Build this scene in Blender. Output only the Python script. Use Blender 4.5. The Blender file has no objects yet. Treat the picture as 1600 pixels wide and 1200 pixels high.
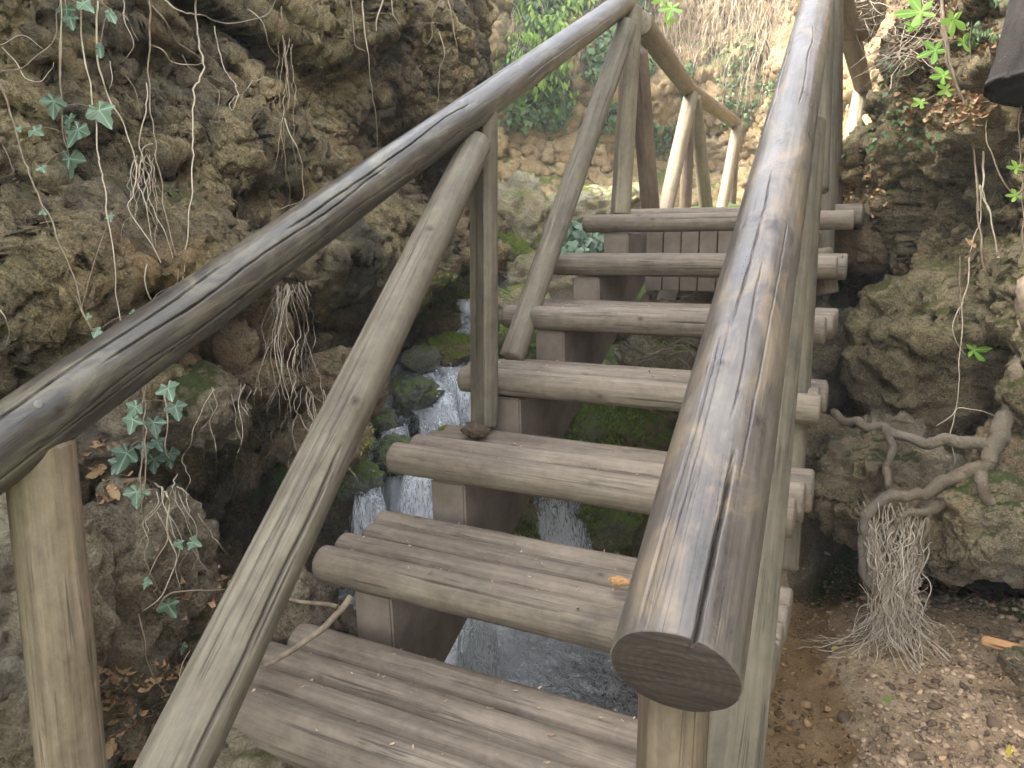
import bpy, math, random
import numpy as np
from mathutils import Vector, Matrix, noise as mnoise

# ------------------------------------------------------------------ camera, sky, sun, exposure
SC = bpy.context.scene
EYE = np.array([0.0, 0.0, 1.45]); F = 1160.0
YAW, PITCH = math.radians(26.3), math.radians(10.3)
cam = bpy.data.objects.new('camera', bpy.data.cameras.new('camera'))
SC.collection.objects.link(cam); SC.camera = cam
cam.data.sensor_width = 36; cam.data.lens = 36*F/1600
cam.data.clip_start = 0.02; cam.data.clip_end = 400
cam.location = EYE; cam.rotation_euler = (math.radians(90)-PITCH, 0, YAW)

world = bpy.data.worlds.new('World'); SC.world = world; world.use_nodes = True
SUN_EL, SUN_AZ = 50.0, -116.0        # azimuth measured from +Y towards +X
wn = world.node_tree; bg = wn.nodes['Background']
sky = wn.nodes.new('ShaderNodeTexSky'); sky.sky_type = 'NISHITA'; sky.sun_disc = False
sky.sun_elevation = math.radians(SUN_EL); sky.sun_rotation = math.radians(SUN_AZ)
sky.air_density = 1.0; sky.dust_density = 3.0; sky.ozone_density = 1.0
hs = wn.nodes.new('ShaderNodeHueSaturation'); hs.inputs['Saturation'].default_value = 0.30
wn.links.new(sky.outputs[0], hs.inputs['Color']); wn.links.new(hs.outputs[0], bg.inputs['Color'])
bg.inputs['Strength'].default_value = 0.15
sl = bpy.data.lights.new('sun', 'SUN'); sl.energy = 1.7; sl.angle = math.radians(16); sl.color = (1, 0.95, 0.87)
so = bpy.data.objects.new('sun', sl); SC.collection.objects.link(so)
_e, _a = math.radians(SUN_EL), math.radians(SUN_AZ)
so.rotation_euler = (-Vector((math.sin(_a)*math.cos(_e), math.cos(_a)*math.cos(_e), math.sin(_e)))).to_track_quat('-Z', 'Y').to_euler()
SC.view_settings.view_transform = 'Standard'; SC.view_settings.look = 'None'
SC.view_settings.exposure = 3.12; SC.view_settings.gamma = 1
SC.render.engine = 'CYCLES'
SC.cycles.max_bounces = 6; SC.cycles.diffuse_bounces = 4; SC.cycles.transparent_max_bounces = 12
SC.cycles.use_denoising = True

# ------------------------------------------------------------------ maths helpers
_fw = np.array([-math.sin(YAW)*math.cos(PITCH), math.cos(YAW)*math.cos(PITCH), -math.sin(PITCH)])
_rt = np.array([math.cos(YAW), math.sin(YAW), 0]); _up = np.cross(_rt, _fw)
def W(px, py, d):                       # surveyed point: bearing of the photo pixel and distance in metres
    return EYE + d*((px-800)/F*_rt - (py-600)/F*_up + _fw)
def V(a): return Vector((float(a[0]), float(a[1]), float(a[2])))

def _hash(ix, iy, iz, seed):
    h = (ix.astype(np.uint32)*np.uint32(374761393) + iy.astype(np.uint32)*np.uint32(668265263)
         + iz.astype(np.uint32)*np.uint32(2147483647 & 1274126177) + np.uint32((seed*1442695041) & 0xffffffff))
    h = (h ^ (h >> np.uint32(13)))*np.uint32(1274126177)
    h = (h ^ (h >> np.uint32(15)))*np.uint32(2246822519)
    return h ^ (h >> np.uint32(16))
_G = np.array([[1,1,0],[-1,1,0],[1,-1,0],[-1,-1,0],[1,0,1],[-1,0,1],[1,0,-1],[-1,0,-1],
               [0,1,1],[0,-1,1],[0,1,-1],[0,-1,-1],[1,1,0],[-1,1,0],[0,-1,1],[0,-1,-1]], np.float32)
def perlin(p, seed=0):
    p = p.astype(np.float32); i = np.floor(p).astype(np.int64); f = p - i
    u = f*f*f*(f*(f*6-15)+10); out = np.zeros(len(p), np.float32)
    for dx in (0, 1):
        for dy in (0, 1):
            for dz in (0, 1):
                g = _G[_hash(i[:,0]+dx, i[:,1]+dy, i[:,2]+dz, seed) & np.uint32(15)]
                d = g[:,0]*(f[:,0]-dx)+g[:,1]*(f[:,1]-dy)+g[:,2]*(f[:,2]-dz)
                w = (u[:,0] if dx else 1-u[:,0])*(u[:,1] if dy else 1-u[:,1])*(u[:,2] if dz else 1-u[:,2])
                out += d*w
    return out
def fbm(p, o=4, seed=0, gain=.5):
    s = np.zeros(len(p), np.float32); a = 1.
    for k in range(o): s += a*perlin(p*(2.03**k)+k*7.3, seed+k); a *= gain
    return s
def ridged(p, o=4, seed=0, gain=.5):
    s = np.zeros(len(p), np.float32); a = 1.
    for k in range(o): s += a*(1-2*np.abs(perlin(p*(2.07**k)+k*3.1, seed+k))); a *= gain
    return s
def worley(p, seed=0):
    p = p.astype(np.float32); i = np.floor(p).astype(np.int64); f = p - i
    f1 = np.full(len(p), 9., np.float32); f2 = f1.copy(); idv = f1.copy()
    for dx in (-1, 0, 1):
        for dy in (-1, 0, 1):
            for dz in (-1, 0, 1):
                h = _hash(i[:,0]+dx, i[:,1]+dy, i[:,2]+dz, seed)
                q = np.stack([(h & np.uint32(1023)), ((h >> np.uint32(10)) & np.uint32(1023)), ((h >> np.uint32(20)) & np.uint32(1023))], 1)/1023.
                d = np.sqrt(((q+[dx,dy,dz]-f)**2).sum(1)).astype(np.float32)
                v = (h & np.uint32(255))/255.
                n = d < f1
                f2 = np.where(n, f1, np.minimum(f2, d)); idv = np.where(n, v, idv); f1 = np.where(n, d, f1)
    return f1, f2, idv.astype(np.float32)
def facet(p, seed=0):
    """broken-rock relief: every cell gets its own tilted plane"""
    p = p.astype(np.float32); i = np.floor(p).astype(np.int64); f = p - i
    f1 = np.full(len(p), 9., np.float32); f2 = f1.copy(); out = np.zeros(len(p), np.float32)
    for dx in (-1, 0, 1):
        for dy in (-1, 0, 1):
            for dz in (-1, 0, 1):
                h = _hash(i[:,0]+dx, i[:,1]+dy, i[:,2]+dz, seed)
                q = np.stack([(h & np.uint32(1023)), ((h >> np.uint32(10)) & np.uint32(1023)), ((h >> np.uint32(20)) & np.uint32(1023))], 1)/1023.
                dl = f-(q+[dx,dy,dz]); d = np.sqrt((dl**2).sum(1)).astype(np.float32)
                h2 = (h*np.uint32(2654435761)) ^ (h >> np.uint32(7))
                r = np.stack([(h2 & np.uint32(255)), ((h2 >> np.uint32(8)) & np.uint32(255)), ((h2 >> np.uint32(16)) & np.uint32(255))], 1)/127.5-1
                v = (dl*r).sum(1)*.9 + (((h2 >> np.uint32(24)) & np.uint32(255))/255.-.5)*.55
                n = d < f1
                f2 = np.where(n, f1, np.minimum(f2, d)); out = np.where(n, v, out); f1 = np.where(n, d, f1)
    return out.astype(np.float32), f2-f1
def sstep(a, b, x):
    t = np.clip((x-a)/(b-a), 0, 1); return t*t*(3-2*t)

def mesh_np(name, co, quads=None, tris=None, smooth=True, midx=None):
    me = bpy.data.meshes.new(name); co = np.ascontiguousarray(co, np.float32)
    me.vertices.add(len(co)); me.vertices.foreach_set('co', co.ravel())
    loops = []; starts = []; tot = 0
    if quads is not None and len(quads):
        q = np.asarray(quads, np.int32); loops.append(q.ravel()); starts.append(np.arange(len(q))*4); tot = q.size
    if tris is not None and len(tris):
        t = np.asarray(tris, np.int32); loops.append(t.ravel()); starts.append(tot+np.arange(len(t))*3)
    loops = np.concatenate(loops).astype(np.int32); starts = np.concatenate(starts).astype(np.int32)
    me.loops.add(len(loops)); me.loops.foreach_set('vertex_index', loops)
    me.polygons.add(len(starts)); me.polygons.foreach_set('loop_start', starts)
    if midx is not None: me.polygons.foreach_set('material_index', np.asarray(midx, np.int32))
    me.update(calc_edges=True); me.validate()
    me.polygons.foreach_set('use_smooth', [smooth]*len(me.polygons))
    return me
def grid_quads(n, m, wrap=False):
    i, j = np.meshgrid(np.arange(n-1), np.arange(m if wrap else m-1), indexing='ij')
    j2 = (j+1) % m
    return np.stack([i*m+j, i*m+j2, (i+1)*m+j2, (i+1)*m+j], -1).reshape(-1, 4)
def grid_normals(P):
    du = np.gradient(P, axis=0); dv = np.gradient(P, axis=1)
    n = np.cross(du, dv); return n/(np.linalg.norm(n, axis=2, keepdims=True)+1e-9)

COL = SC.collection
def link(name, me, mats=None, parent=None, label=None, cat=None, group=None, kind=None, loc=None):
    o = bpy.data.objects.new(name, me); COL.objects.link(o)
    if mats:
        for m in (mats if isinstance(mats, (list, tuple)) else [mats]):
            if len(me.materials) < (len(mats) if isinstance(mats, (list, tuple)) else 1): me.materials.append(m)
    if parent: o.parent = parent
    if loc is not None: o.location = loc
    if label: o['label'] = label
    if cat: o['category'] = cat
    if group: o['group'] = group
    if kind: o['kind'] = kind
    return o
def empty(name, loc, label, cat, group=None):
    o = bpy.data.objects.new(name, None); COL.objects.link(o); o.location = V(loc)
    o.empty_display_size = .1
    o['label'] = label; o['category'] = cat
    if group: o['group'] = group
    return o
def child(o, parent):                  # keep world placement while parenting
    o.parent = parent; o.matrix_parent_inverse = Matrix.Translation(-parent.location)
    return o

# ------------------------------------------------------------------ materials
class NT:
    def __init__(s, name):
        s.m = bpy.data.materials.new(name); s.m.use_nodes = True; s.t = s.m.node_tree
        s.b = s.t.nodes['Principled BSDF']; s.out = s.t.nodes['Material Output']
    def n(s, typ, **kw):
        x = s.t.nodes.new(typ)
        for k, v in kw.items():
            if k in x.inputs: s.set(x.inputs[k], v)
            else: setattr(x, k, v)
        return x
    def set(s, sock, v):
        if hasattr(v, 'bl_idname') and hasattr(v, 'outputs'): v = v.outputs[0]
        if isinstance(v, bpy.types.NodeSocket): s.t.links.new(v, sock)
        else: sock.default_value = v
    def noise(s, vec, scale, detail=5, rough=.55, dist=0):
        x = s.n('ShaderNodeTexNoise'); s.set(x.inputs['Vector'], vec); x.inputs['Scale'].default_value = scale
        x.inputs['Detail'].default_value = detail; x.inputs['Roughness'].default_value = rough; x.inputs['Distortion'].default_value = dist
        return x.outputs['Fac']
    def vor(s, vec, scale, feature='F1', out='Distance'):
        x = s.n('ShaderNodeTexVoronoi'); x.feature = feature; s.set(x.inputs['Vector'], vec); x.inputs['Scale'].default_value = scale
        return x.outputs[out]
    def ramp(s, fac, stops, interp='LINEAR'):
        x = s.n('ShaderNodeValToRGB'); s.set(x.inputs[0], fac); cr = x.color_ramp; cr.interpolation = interp
        while len(cr.elements) < len(stops): cr.elements.new(.5)
        for e, (p, c) in zip(cr.elements, stops):
            e.position = p; e.color = (c, c, c, 1) if isinstance(c, (int, float)) else (*c, 1)
        return x.outputs[0]
    def mix(s, fac, a, b, blend='MIX'):
        x = s.n('ShaderNodeMix', data_type='RGBA', blend_type=blend)
        s.set(x.inputs[0], fac); s.set(x.inputs[6], c4(a)); s.set(x.inputs[7], c4(b)); return x.outputs[2]
    def math(s, op, a, b=0., clamp=False):
        x = s.n('ShaderNodeMath', operation=op, use_clamp=clamp); s.set(x.inputs[0], a); s.set(x.inputs[1], b); return x.outputs[0]
    def mapping(s, vec, scale=(1,1,1), loc=(0,0,0)):
        x = s.n('ShaderNodeMapping'); s.set(x.inputs[0], vec); s.set(x.inputs[3], scale); s.set(x.inputs[1], loc); return x.outputs[0]
    def bump(s, h, strength=.5, dist=.01, normal=None):
        x = s.n('ShaderNodeBump'); s.set(x.inputs['Height'], h); x.inputs['Strength'].default_value = strength
        x.inputs['Distance'].default_value = dist
        if normal is not None: s.set(x.inputs['Normal'], normal)
        return x.outputs[0]
def c4(c):
    return (*c, 1) if isinstance(c, tuple) and len(c) == 3 else c

def rock_material(name, light, mid, dark, ochre, moss=0.3, moss_col=(.10,.12,.035), wet=.0, grey=0.3, scale=1., bump=1., stain=None):
    k = NT(name); g = k.n('ShaderNodeNewGeometry'); P = g.outputs['Position']
    oi = k.n('ShaderNodeObjectInfo')
    big = k.noise(P, 1.3*scale, 5, .6, .6); med = k.noise(P, 6*scale, 8, .68, .4); fine = k.noise(P, 38*scale, 8, .75)
    grit = k.noise(P, 170*scale, 4, .7)
    f = k.math('ADD', k.math('MULTIPLY', big, .42), k.math('ADD', k.math('MULTIPLY', med, .5), k.math('MULTIPLY', fine, .30)))
    f = k.math('ADD', f, k.math('ADD', k.math('MULTIPLY', k.math('SUBTRACT', grit, .5), .62), k.math('MULTIPLY', k.math('SUBTRACT', k.noise(P, 80*scale, 5, .75, .3), .5), .50)))
    col = k.ramp(f, [(.40, dark), (.56, mid), (.70, light), (.86, tuple(min(1, c*1.3) for c in light))])
    oc = k.ramp(k.noise(k.mapping(P, loc=(4,7,1)), 1.9*scale, 6, .65, .8), [(.50, 0), (.66, 1)])
    col = k.mix(k.math('MULTIPLY', oc, .62), col, k.mix(fine, tuple(c*.55 for c in ochre), tuple(c*1.2 for c in ochre)))
    gr = k.ramp(k.noise(k.mapping(P, loc=(9,2,5)), 2.4*scale, 6, .6, .6), [(.46, 0), (.62, 1)])
    col = k.mix(k.math('MULTIPLY', gr, grey), col, k.mix(med, tuple([.07,.068,.06]), tuple([.34,.32,.27])))
    if stain:
        st = k.ramp(k.noise(k.mapping(P, (2.2,2.2,.8), (3,3,3)), 1.2, 5, .6, .5), [(.47, 0), (.60, 1)])
        col = k.mix(k.math('MULTIPLY', st, stain[1]), col, k.mix(fine, tuple(c*.6 for c in stain[0]), tuple(c*1.3 for c in stain[0])))
    # moss on upward facing patches
    sep = k.n('ShaderNodeSeparateXYZ'); k.set(sep.inputs[0], g.outputs['Normal'])
    mo = k.math('ADD', k.math('MULTIPLY', sep.outputs[2], .35 if moss > 0 else 0), k.noise(k.mapping(P, loc=(1,5,8)), 3.1*scale, 7, .7, .5))
    mo = k.ramp(mo, [(.80-.42*moss, 0), (.94-.42*moss, 1)]) if moss > 0 else 0.
    mc = k.mix(k.noise(P, 60*scale, 5, .8), tuple(c*.30 for c in moss_col), tuple(c*1.75 for c in moss_col))
    col = k.mix(mo, col, mc)
    # bluish-pale lichen and lime specks
    sp = k.ramp(k.noise(P, 85*scale, 3, .6), [(.66, 0), (.72, 1)])
    col = k.mix(k.math('MULTIPLY', sp, .35), col, (.45,.42,.34))
    br = k.math('ADD', .85, k.math('MULTIPLY', oi.outputs['Random'], .3))
    x = k.n('ShaderNodeVectorMath', operation='SCALE'); k.set(x.inputs[0], col); k.set(x.inputs[3], br); col = x.outputs[0]
    k.set(k.b.inputs['Base Color'], col)
    k.b.inputs['Roughness'].default_value = .9 - .5*wet; k.b.inputs['Specular IOR Level'].default_value = .25 + .4*wet
    v1 = k.vor(k.mapping(P, loc=(0,0,0)), 46*scale); v2 = k.vor(P, 130*scale)
    crumb = k.noise(P, 85*scale, 6, .8, .3)
    h = k.math('ADD', k.math('MULTIPLY', med, 1.2), k.math('ADD', k.math('MULTIPLY', fine, 1.1), k.math('ADD', k.math('MULTIPLY', v1, .12), k.math('ADD', k.math('MULTIPLY', crumb, .75), k.math('MULTIPLY', grit, .40)))))
    k.set(k.b.inputs['Normal'], k.bump(h, min(1, 1.0*bump), .045/scale))
    return k.m

def wood_material(name, light, mid, dark, rough=.75, gloss_patch=0., green=0., grain=1., seed=0, lo=.42, spec=.3, worn=None):
    k = NT(name); tc = k.n('ShaderNodeTexCoord'); oi = k.n('ShaderNodeObjectInfo')
    r = k.math('MULTIPLY', oi.outputs['Random'], 37.)
    comb = k.n('ShaderNodeCombineXYZ'); k.set(comb.inputs[0], r); k.set(comb.inputs[1], k.math('MULTIPLY', r, 1.7)); k.set(comb.inputs[2], k.math('MULTIPLY', r, .6))
    add = k.n('ShaderNodeVectorMath', operation='ADD'); k.set(add.inputs[0], tc.outputs['Object']); k.set(add.inputs[1], comb.outputs[0])
    P = add.outputs[0]
    g1 = k.noise(k.mapping(P, (60,60,2.2)), 1, 8, .62, .25)
    g2 = k.noise(k.mapping(P, (190,190,7)), 1, 4, .6, .1)
    blot = k.noise(k.mapping(P, (5,5,2.4)), 1, 6, .62, .8)
    blot2 = k.noise(k.mapping(P, (18,18,11)), 1, 6, .7, .6)
    mott = k.noise(k.mapping(P, (55,55,34), (1,2,9)), 1, 5, .7, .4)
    f = k.math('ADD', k.math('MULTIPLY', g1, .21), k.math('ADD', k.math('MULTIPLY', g2, .14), k.math('ADD', k.math('MULTIPLY', blot, .36), k.math('ADD', k.math('MULTIPLY', blot2, .20), k.math('MULTIPLY', mott, .16)))))
    col = k.ramp(f, [(lo, dark), (lo+.13, mid), (lo+.26, light)])
    at = k.n('ShaderNodeAttribute'); at.attribute_name = 'dark'
    col = k.mix(k.math('MULTIPLY', at.outputs['Fac'], .85), col, tuple(c*.25 for c in dark))
    # fine dark checks along the grain
    cr = k.noise(k.mapping(P, (75,75,1.3), (3,1,2)), 1, 3, .5, .35)
    crm = k.ramp(k.math('ABSOLUTE', k.math('SUBTRACT', cr, .5)), [(0., 1), (.009, .75), (.02, 0)])
    brk = k.ramp(k.noise(k.mapping(P, (20,20,3)), 1, 3, .5), [(.49, 0), (.58, 1)])
    crm = k.math('MULTIPLY', k.math('MULTIPLY', crm, brk), .7)
    col = k.mix(k.math('MULTIPLY', crm, .8*grain), col, tuple(c*.22 for c in dark))
    # growth figure: cathedral arcs
    wv = k.n('ShaderNodeTexWave'); wv.wave_type = 'RINGS'; wv.rings_direction = 'Z'
    k.set(wv.inputs[0], k.mapping(P, (9,9,.55))); wv.inputs['Scale'].default_value = 2.2; wv.inputs['Distortion'].default_value = 5; wv.inputs['Detail'].default_value = 3
    col = k.mix(k.math('MULTIPLY', wv.outputs['Fac'], .16), col, tuple(c*.6 for c in dark))
    if green > 0:
        gm = k.ramp(k.noise(k.mapping(P, (7,7,2), (6,6,6)), 1, 5, .65, .4), [(.42, 0), (.62, 1)])
        col = k.mix(k.math('MULTIPLY', gm, green), col, (.115,.12,.075))
    if worn:
        wm = k.ramp(k.noise(k.mapping(P, (13,13,4), (2,8,4)), 1, 7, .72, 1.0), [(.50, 0), (.66, 1)])
        col = k.mix(k.math('MULTIPLY', wm, worn[1]), col, k.mix(g1, tuple(c*.6 for c in worn[0]), tuple(c*1.25 for c in worn[0])))
    br = k.math('ADD', .86, k.math('MULTIPLY', oi.outputs['Random'], .26))
    x = k.n('ShaderNodeVectorMath', operation='SCALE'); k.set(x.inputs[0], col); k.set(x.inputs[3], br)
    k.set(k.b.inputs['Base Color'], x.outputs[0])
    ro = k.ramp(k.math('ADD', k.math('MULTIPLY', blot2, .6), k.math('MULTIPLY', g1, .4)), [(.35, max(.12, rough-.12-gloss_patch)), (.65, min(1, rough+.12))])
    k.set(k.b.inputs['Roughness'], ro); k.b.inputs['Specular IOR Level'].default_value = spec
    h = k.math('ADD', k.math('MULTIPLY', g1, 1.), k.math('ADD', k.math('MULTIPLY', g2, .4), k.math('MULTIPLY', crm, -1.2)))
    h = k.math('ADD', h, k.math('MULTIPLY', blot2, .35))
    k.set(k.b.inputs['Normal'], k.bump(h, .45*grain, .0035))
    return k.m

def simple(name, c1, c2, scale=20, rough=.8, bump=.3, spec=.3, dist=.004, rnd=.3):
    k = NT(name); g = k.n('ShaderNodeNewGeometry'); oi = k.n('ShaderNodeObjectInfo')
    n = k.noise(g.outputs['Position'], scale, 6, .65)
    col = k.mix(k.ramp(n, [(.35, 0), (.65, 1)]), c1, c2)
    x = k.n('ShaderNodeVectorMath', operation='SCALE'); k.set(x.inputs[0], col)
    k.set(x.inputs[3], k.math('ADD', 1-rnd/2, k.math('MULTIPLY', g.outputs['Random Per Island'], rnd)))
    k.set(k.b.inputs['Base Color'], x.outputs[0]); k.b.inputs['Roughness'].default_value = rough
    k.b.inputs['Specular IOR Level'].default_value = spec
    k.set(k.b.inputs['Normal'], k.bump(n, bump, dist)); return k.m

def leaf_material(name, c1, c2, trans=.35, rough=.5, veins=False, spec=.4):
    k = NT(name); g = k.n('ShaderNodeNewGeometry'); tc = k.n('ShaderNodeTexCoord')
    n = k.noise(g.outputs['Position'], 30, 4, .6)
    r = g.outputs['Random Per Island']
    col = k.mix(k.math('ADD', k.math('MULTIPLY', n, .5), k.math('MULTIPLY', r, .5)), c1, c2)
    if veins:
        a = k.n('ShaderNodeAttribute'); a.attribute_name = 'vein'
        col = k.mix(k.ramp(a.outputs['Fac'], [(.35, 0), (.9, .65)]), col, tuple(min(1, c*2.3+.04) for c in c2))
    k.set(k.b.inputs['Base Color'], col); k.b.inputs['Roughness'].default_value = rough
    k.b.inputs['Specular IOR Level'].default_value = spec
    tr = k.n('ShaderNodeBsdfTranslucent'); k.set(tr.inputs[0], col)
    mx = k.n('ShaderNodeMixShader'); mx.inputs[0].default_value = trans
    k.t.links.new(k.b.outputs[0], mx.inputs[1]); k.t.links.new(tr.outputs[0], mx.inputs[2]); k.t.links.new(mx.outputs[0], k.out.inputs[0])
    return k.m

M = {}
M['tufa_left'] = rock_material('tufa_left', (0.57,0.449,0.251), (0.312,0.231,0.122), (0.0815,0.0626,0.0351), (0.516,0.299,0.125), moss=.10, moss_col=(0.136,0.136,0.0502), grey=.30, bump=1, stain=((0.0825,0.08,0.0588), .75))
M['tufa_right'] = rock_material('tufa_right', (0.497,0.399,0.22), (0.262,0.2,0.105), (0.08,0.0592,0.033), (0.455,0.27,0.11), moss=.25, moss_col=(0.152,0.148,0.044), grey=.30)
M['earth_back'] = rock_material('earth_back', (0.484,0.365,0.205), (0.352,0.246,0.127), (0.141,0.102,0.0574), (0.44,0.272,0.115), moss=.22, moss_col=(0.141,0.162,0.0492), grey=.2, scale=.8, bump=.7)
M['terrain'] = rock_material('terrain', (0.517,0.421,0.253), (0.245,0.197,0.114), (0.0719,0.0589,0.0379), (0.402,0.267,0.127), moss=.34, moss_col=(0.144,0.224,0.0379), grey=.5, wet=.25)
M['bed'] = rock_material('bed', (.60,.45,.28), (.42,.29,.165), (.16,.11,.065), (.50,.32,.17), moss=0, grey=.1, scale=2.2, bump=.7)
M['stone_pale'] = rock_material('stone_pale', (0.58,0.48,0.302), (0.353,0.276,0.157), (0.126,0.096,0.054), (0.504,0.324,0.14), moss=.18, grey=.4)
M['stone_brown'] = rock_material('stone_brown', (0.468,0.35,0.207), (0.286,0.2,0.115), (0.104,0.075,0.0403), (0.468,0.275,0.127), moss=.10, grey=.25)
M['stone_grey'] = rock_material('stone_grey', (0.588,0.49,0.325), (0.35,0.272,0.169), (0.098,0.0748,0.0475), (0.448,0.299,0.15), moss=.05, moss_col=(0.154,0.15,0.0562), grey=.5)
M['stone_moss'] = rock_material('stone_moss', (0.522,0.43,0.22), (0.275,0.216,0.099), (0.0963,0.0759,0.0385), (0.44,0.316,0.11), moss=.62, moss_col=(0.22,0.278,0.0385), grey=.2, wet=.15)
M['stone_wet'] = rock_material('stone_wet', (.44,.42,.34), (.20,.20,.14), (.045,.05,.032), (.30,.27,.14), moss=.42, moss_col=(.17,.24,.06), grey=.5, wet=.9, scale=1.6)
M['stone_painted_sun'] = rock_material('stone_painted_sun', (0.8,0.756,0.533), (0.623,0.494,0.295), (0.283,0.203,0.118), (0.737,0.509,0.236), moss=.22, moss_col=(0.283,0.32,0.0887), grey=.2)  # albedo raised to imitate sunlight on rocks that stand in shade
M['stone_green'] = rock_material('stone_green', (.44,.45,.22), (.25,.26,.11), (.06,.07,.03), (.36,.32,.15), moss=.46, moss_col=(.29,.38,.09), grey=.25, wet=.1)
M['log'] = wood_material('log', (0.301,0.252,0.185), (0.2,0.159,0.116), (0.0941,0.0736,0.0542), rough=.72)
M['post'] = wood_material('post', (0.405,0.317,0.222), (0.296,0.224,0.152), (0.157,0.116,0.0754), rough=.7, green=.0)
M['brace'] = wood_material('brace', (0.272,0.237,0.173), (0.18,0.152,0.108), (0.0881,0.0725,0.0498), rough=.68, green=.1)
M['post_green'] = wood_material('post_green', (.215,.18,.122), (.145,.122,.083), (.07,.06,.042), rough=.75, green=.12)
M['post_yellow'] = wood_material('post_yellow', (0.327,0.276,0.189), (0.234,0.189,0.126), (0.125,0.0984,0.0672), rough=.66, green=.15)
M['post_brown'] = wood_material('post_brown', (.30,.225,.155), (.20,.145,.10), (.10,.072,.05), rough=.7)
M['rail'] = wood_material('rail', (0.153,0.132,0.103), (0.0766,0.0646,0.0507), (0.0312,0.027,0.0232), rough=.40, gloss_patch=.03, grain=.5, spec=.5, lo=.40, worn=((0.243,0.216,0.142), .6))
M['rail_near'] = wood_material('rail_near', (0.209,0.183,0.142), (0.114,0.0965,0.0784), (0.0475,0.0412,0.037), rough=.38, gloss_patch=.03, grain=.5, spec=.5, lo=.42, worn=((0.299,0.214,0.128), .55))
M['rail_far'] = wood_material('rail_far', (0.34,0.264,0.178), (0.23,0.17,0.115), (0.111,0.085,0.0595), rough=.6)
M['stringer'] = simple('stringer', (.20,.158,.118), (.30,.24,.182), 9, .85, .5)
M['end'] = None
def endgrain():
    k = NT('end_grain'); tc = k.n('ShaderNodeTexCoord'); P = tc.outputs['Object']
    wv = k.n('ShaderNodeTexWave'); wv.wave_type = 'RINGS'; wv.rings_direction = 'Z'; k.set(wv.inputs[0], P)
    wv.inputs['Scale'].default_value = 34; wv.inputs['Distortion'].default_value = 4.5; wv.inputs['Detail'].default_value = 3; wv.inputs['Detail Scale'].default_value = 2
    saw = k.noise(k.mapping(P, (12,170,1)), 1, 5, .6, .2)
    col = k.mix(wv.outputs['Fac'], (.05,.032,.024), (.068,.045,.034))
    col = k.mix(k.ramp(saw, [(.4, 0), (.62, 1)]), col, (.028,.019,.016))
    k.set(k.b.inputs['Base Color'], col); k.b.inputs['Roughness'].default_value = .85
    k.set(k.b.inputs['Normal'], k.bump(saw, .6, .003)); return k.m
M['end'] = endgrain()
M['end_pale'] = simple('end_pale', (.15,.12,.09), (.25,.205,.15), 60, .85, .5)
M['soil'] = rock_material('soil', (0.245,0.18,0.119), (0.158,0.112,0.072), (0.072,0.0504,0.0324), (0.216,0.137,0.0792), moss=0, grey=.1, scale=3, bump=.8)
M['chips'] = simple('chips', (.22,.14,.085), (.50,.38,.25), 30, .85, .2, rnd=1.1)
M['litter'] = simple('litter', (.20,.11,.055), (.42,.27,.14), 25, .75, .3, rnd=1.0)
M['root'] = simple('root', (.34,.27,.19), (.52,.44,.33), 24, .75, .5, rnd=.4)
M['root_dark'] = simple('root_dark', (.16,.115,.075), (.30,.235,.165), 30, .8, .5, rnd=.4)
M['root_thick'] = rock_material('root_thick', (0.302,0.245,0.169), (0.223,0.173,0.115), (0.108,0.0828,0.054), (0.259,0.194,0.122), moss=0, grey=.35, scale=2.2, bump=.7)
M['dark_trunk'] = rock_material('dark_trunk', (.045,.036,.03), (.026,.021,.018), (.011,.009,.008), (.03,.022,.016), moss=0, grey=0, scale=2, bump=.4)
M['pebble'] = simple('pebble', (.16,.105,.062), (.36,.265,.165), 14, .7, .25, rnd=1.2)
M['ivy'] = leaf_material('ivy', (.055,.095,.06), (.115,.17,.105), .15, .42, veins=True, spec=.5)
M['ivy_pale'] = leaf_material('ivy_pale', (.12,.19,.12), (.20,.28,.18), .2, .45, veins=True, spec=.5)
M['ivy_bg'] = leaf_material('ivy_bg', (.06,.11,.045), (.17,.26,.10), .35, .4)
M['moss_frond'] = leaf_material('moss_frond', (.07,.12,.02), (.30,.38,.08), .3, .7, spec=.2)
M['ivy_bright'] = leaf_material('ivy_bright', (.18,.33,.05), (.34,.50,.10), .5, .5)
M['fig'] = leaf_material('fig', (.17,.36,.05), (.30,.52,.10), .5, .5, veins=True)
M['straw'] = simple('straw', (.32,.25,.17), (.50,.42,.31), 30, .8, .2, rnd=.9)
M['yellow_leaf'] = leaf_material('yellow_leaf', (.55,.45,.07), (.75,.62,.12), .3, .5)
M['dry_leaf'] = leaf_material('dry_leaf', (.34,.19,.08), (.55,.37,.2), .25, .6)
M['orange_wood'] = wood_material('orange_wood', (.62,.38,.18), (.50,.28,.12), (.30,.16,.07), rough=.7)
M['steel'] = simple('steel', (.10,.085,.075), (.17,.15,.13), 40, .4, .1, spec=.8)

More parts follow.
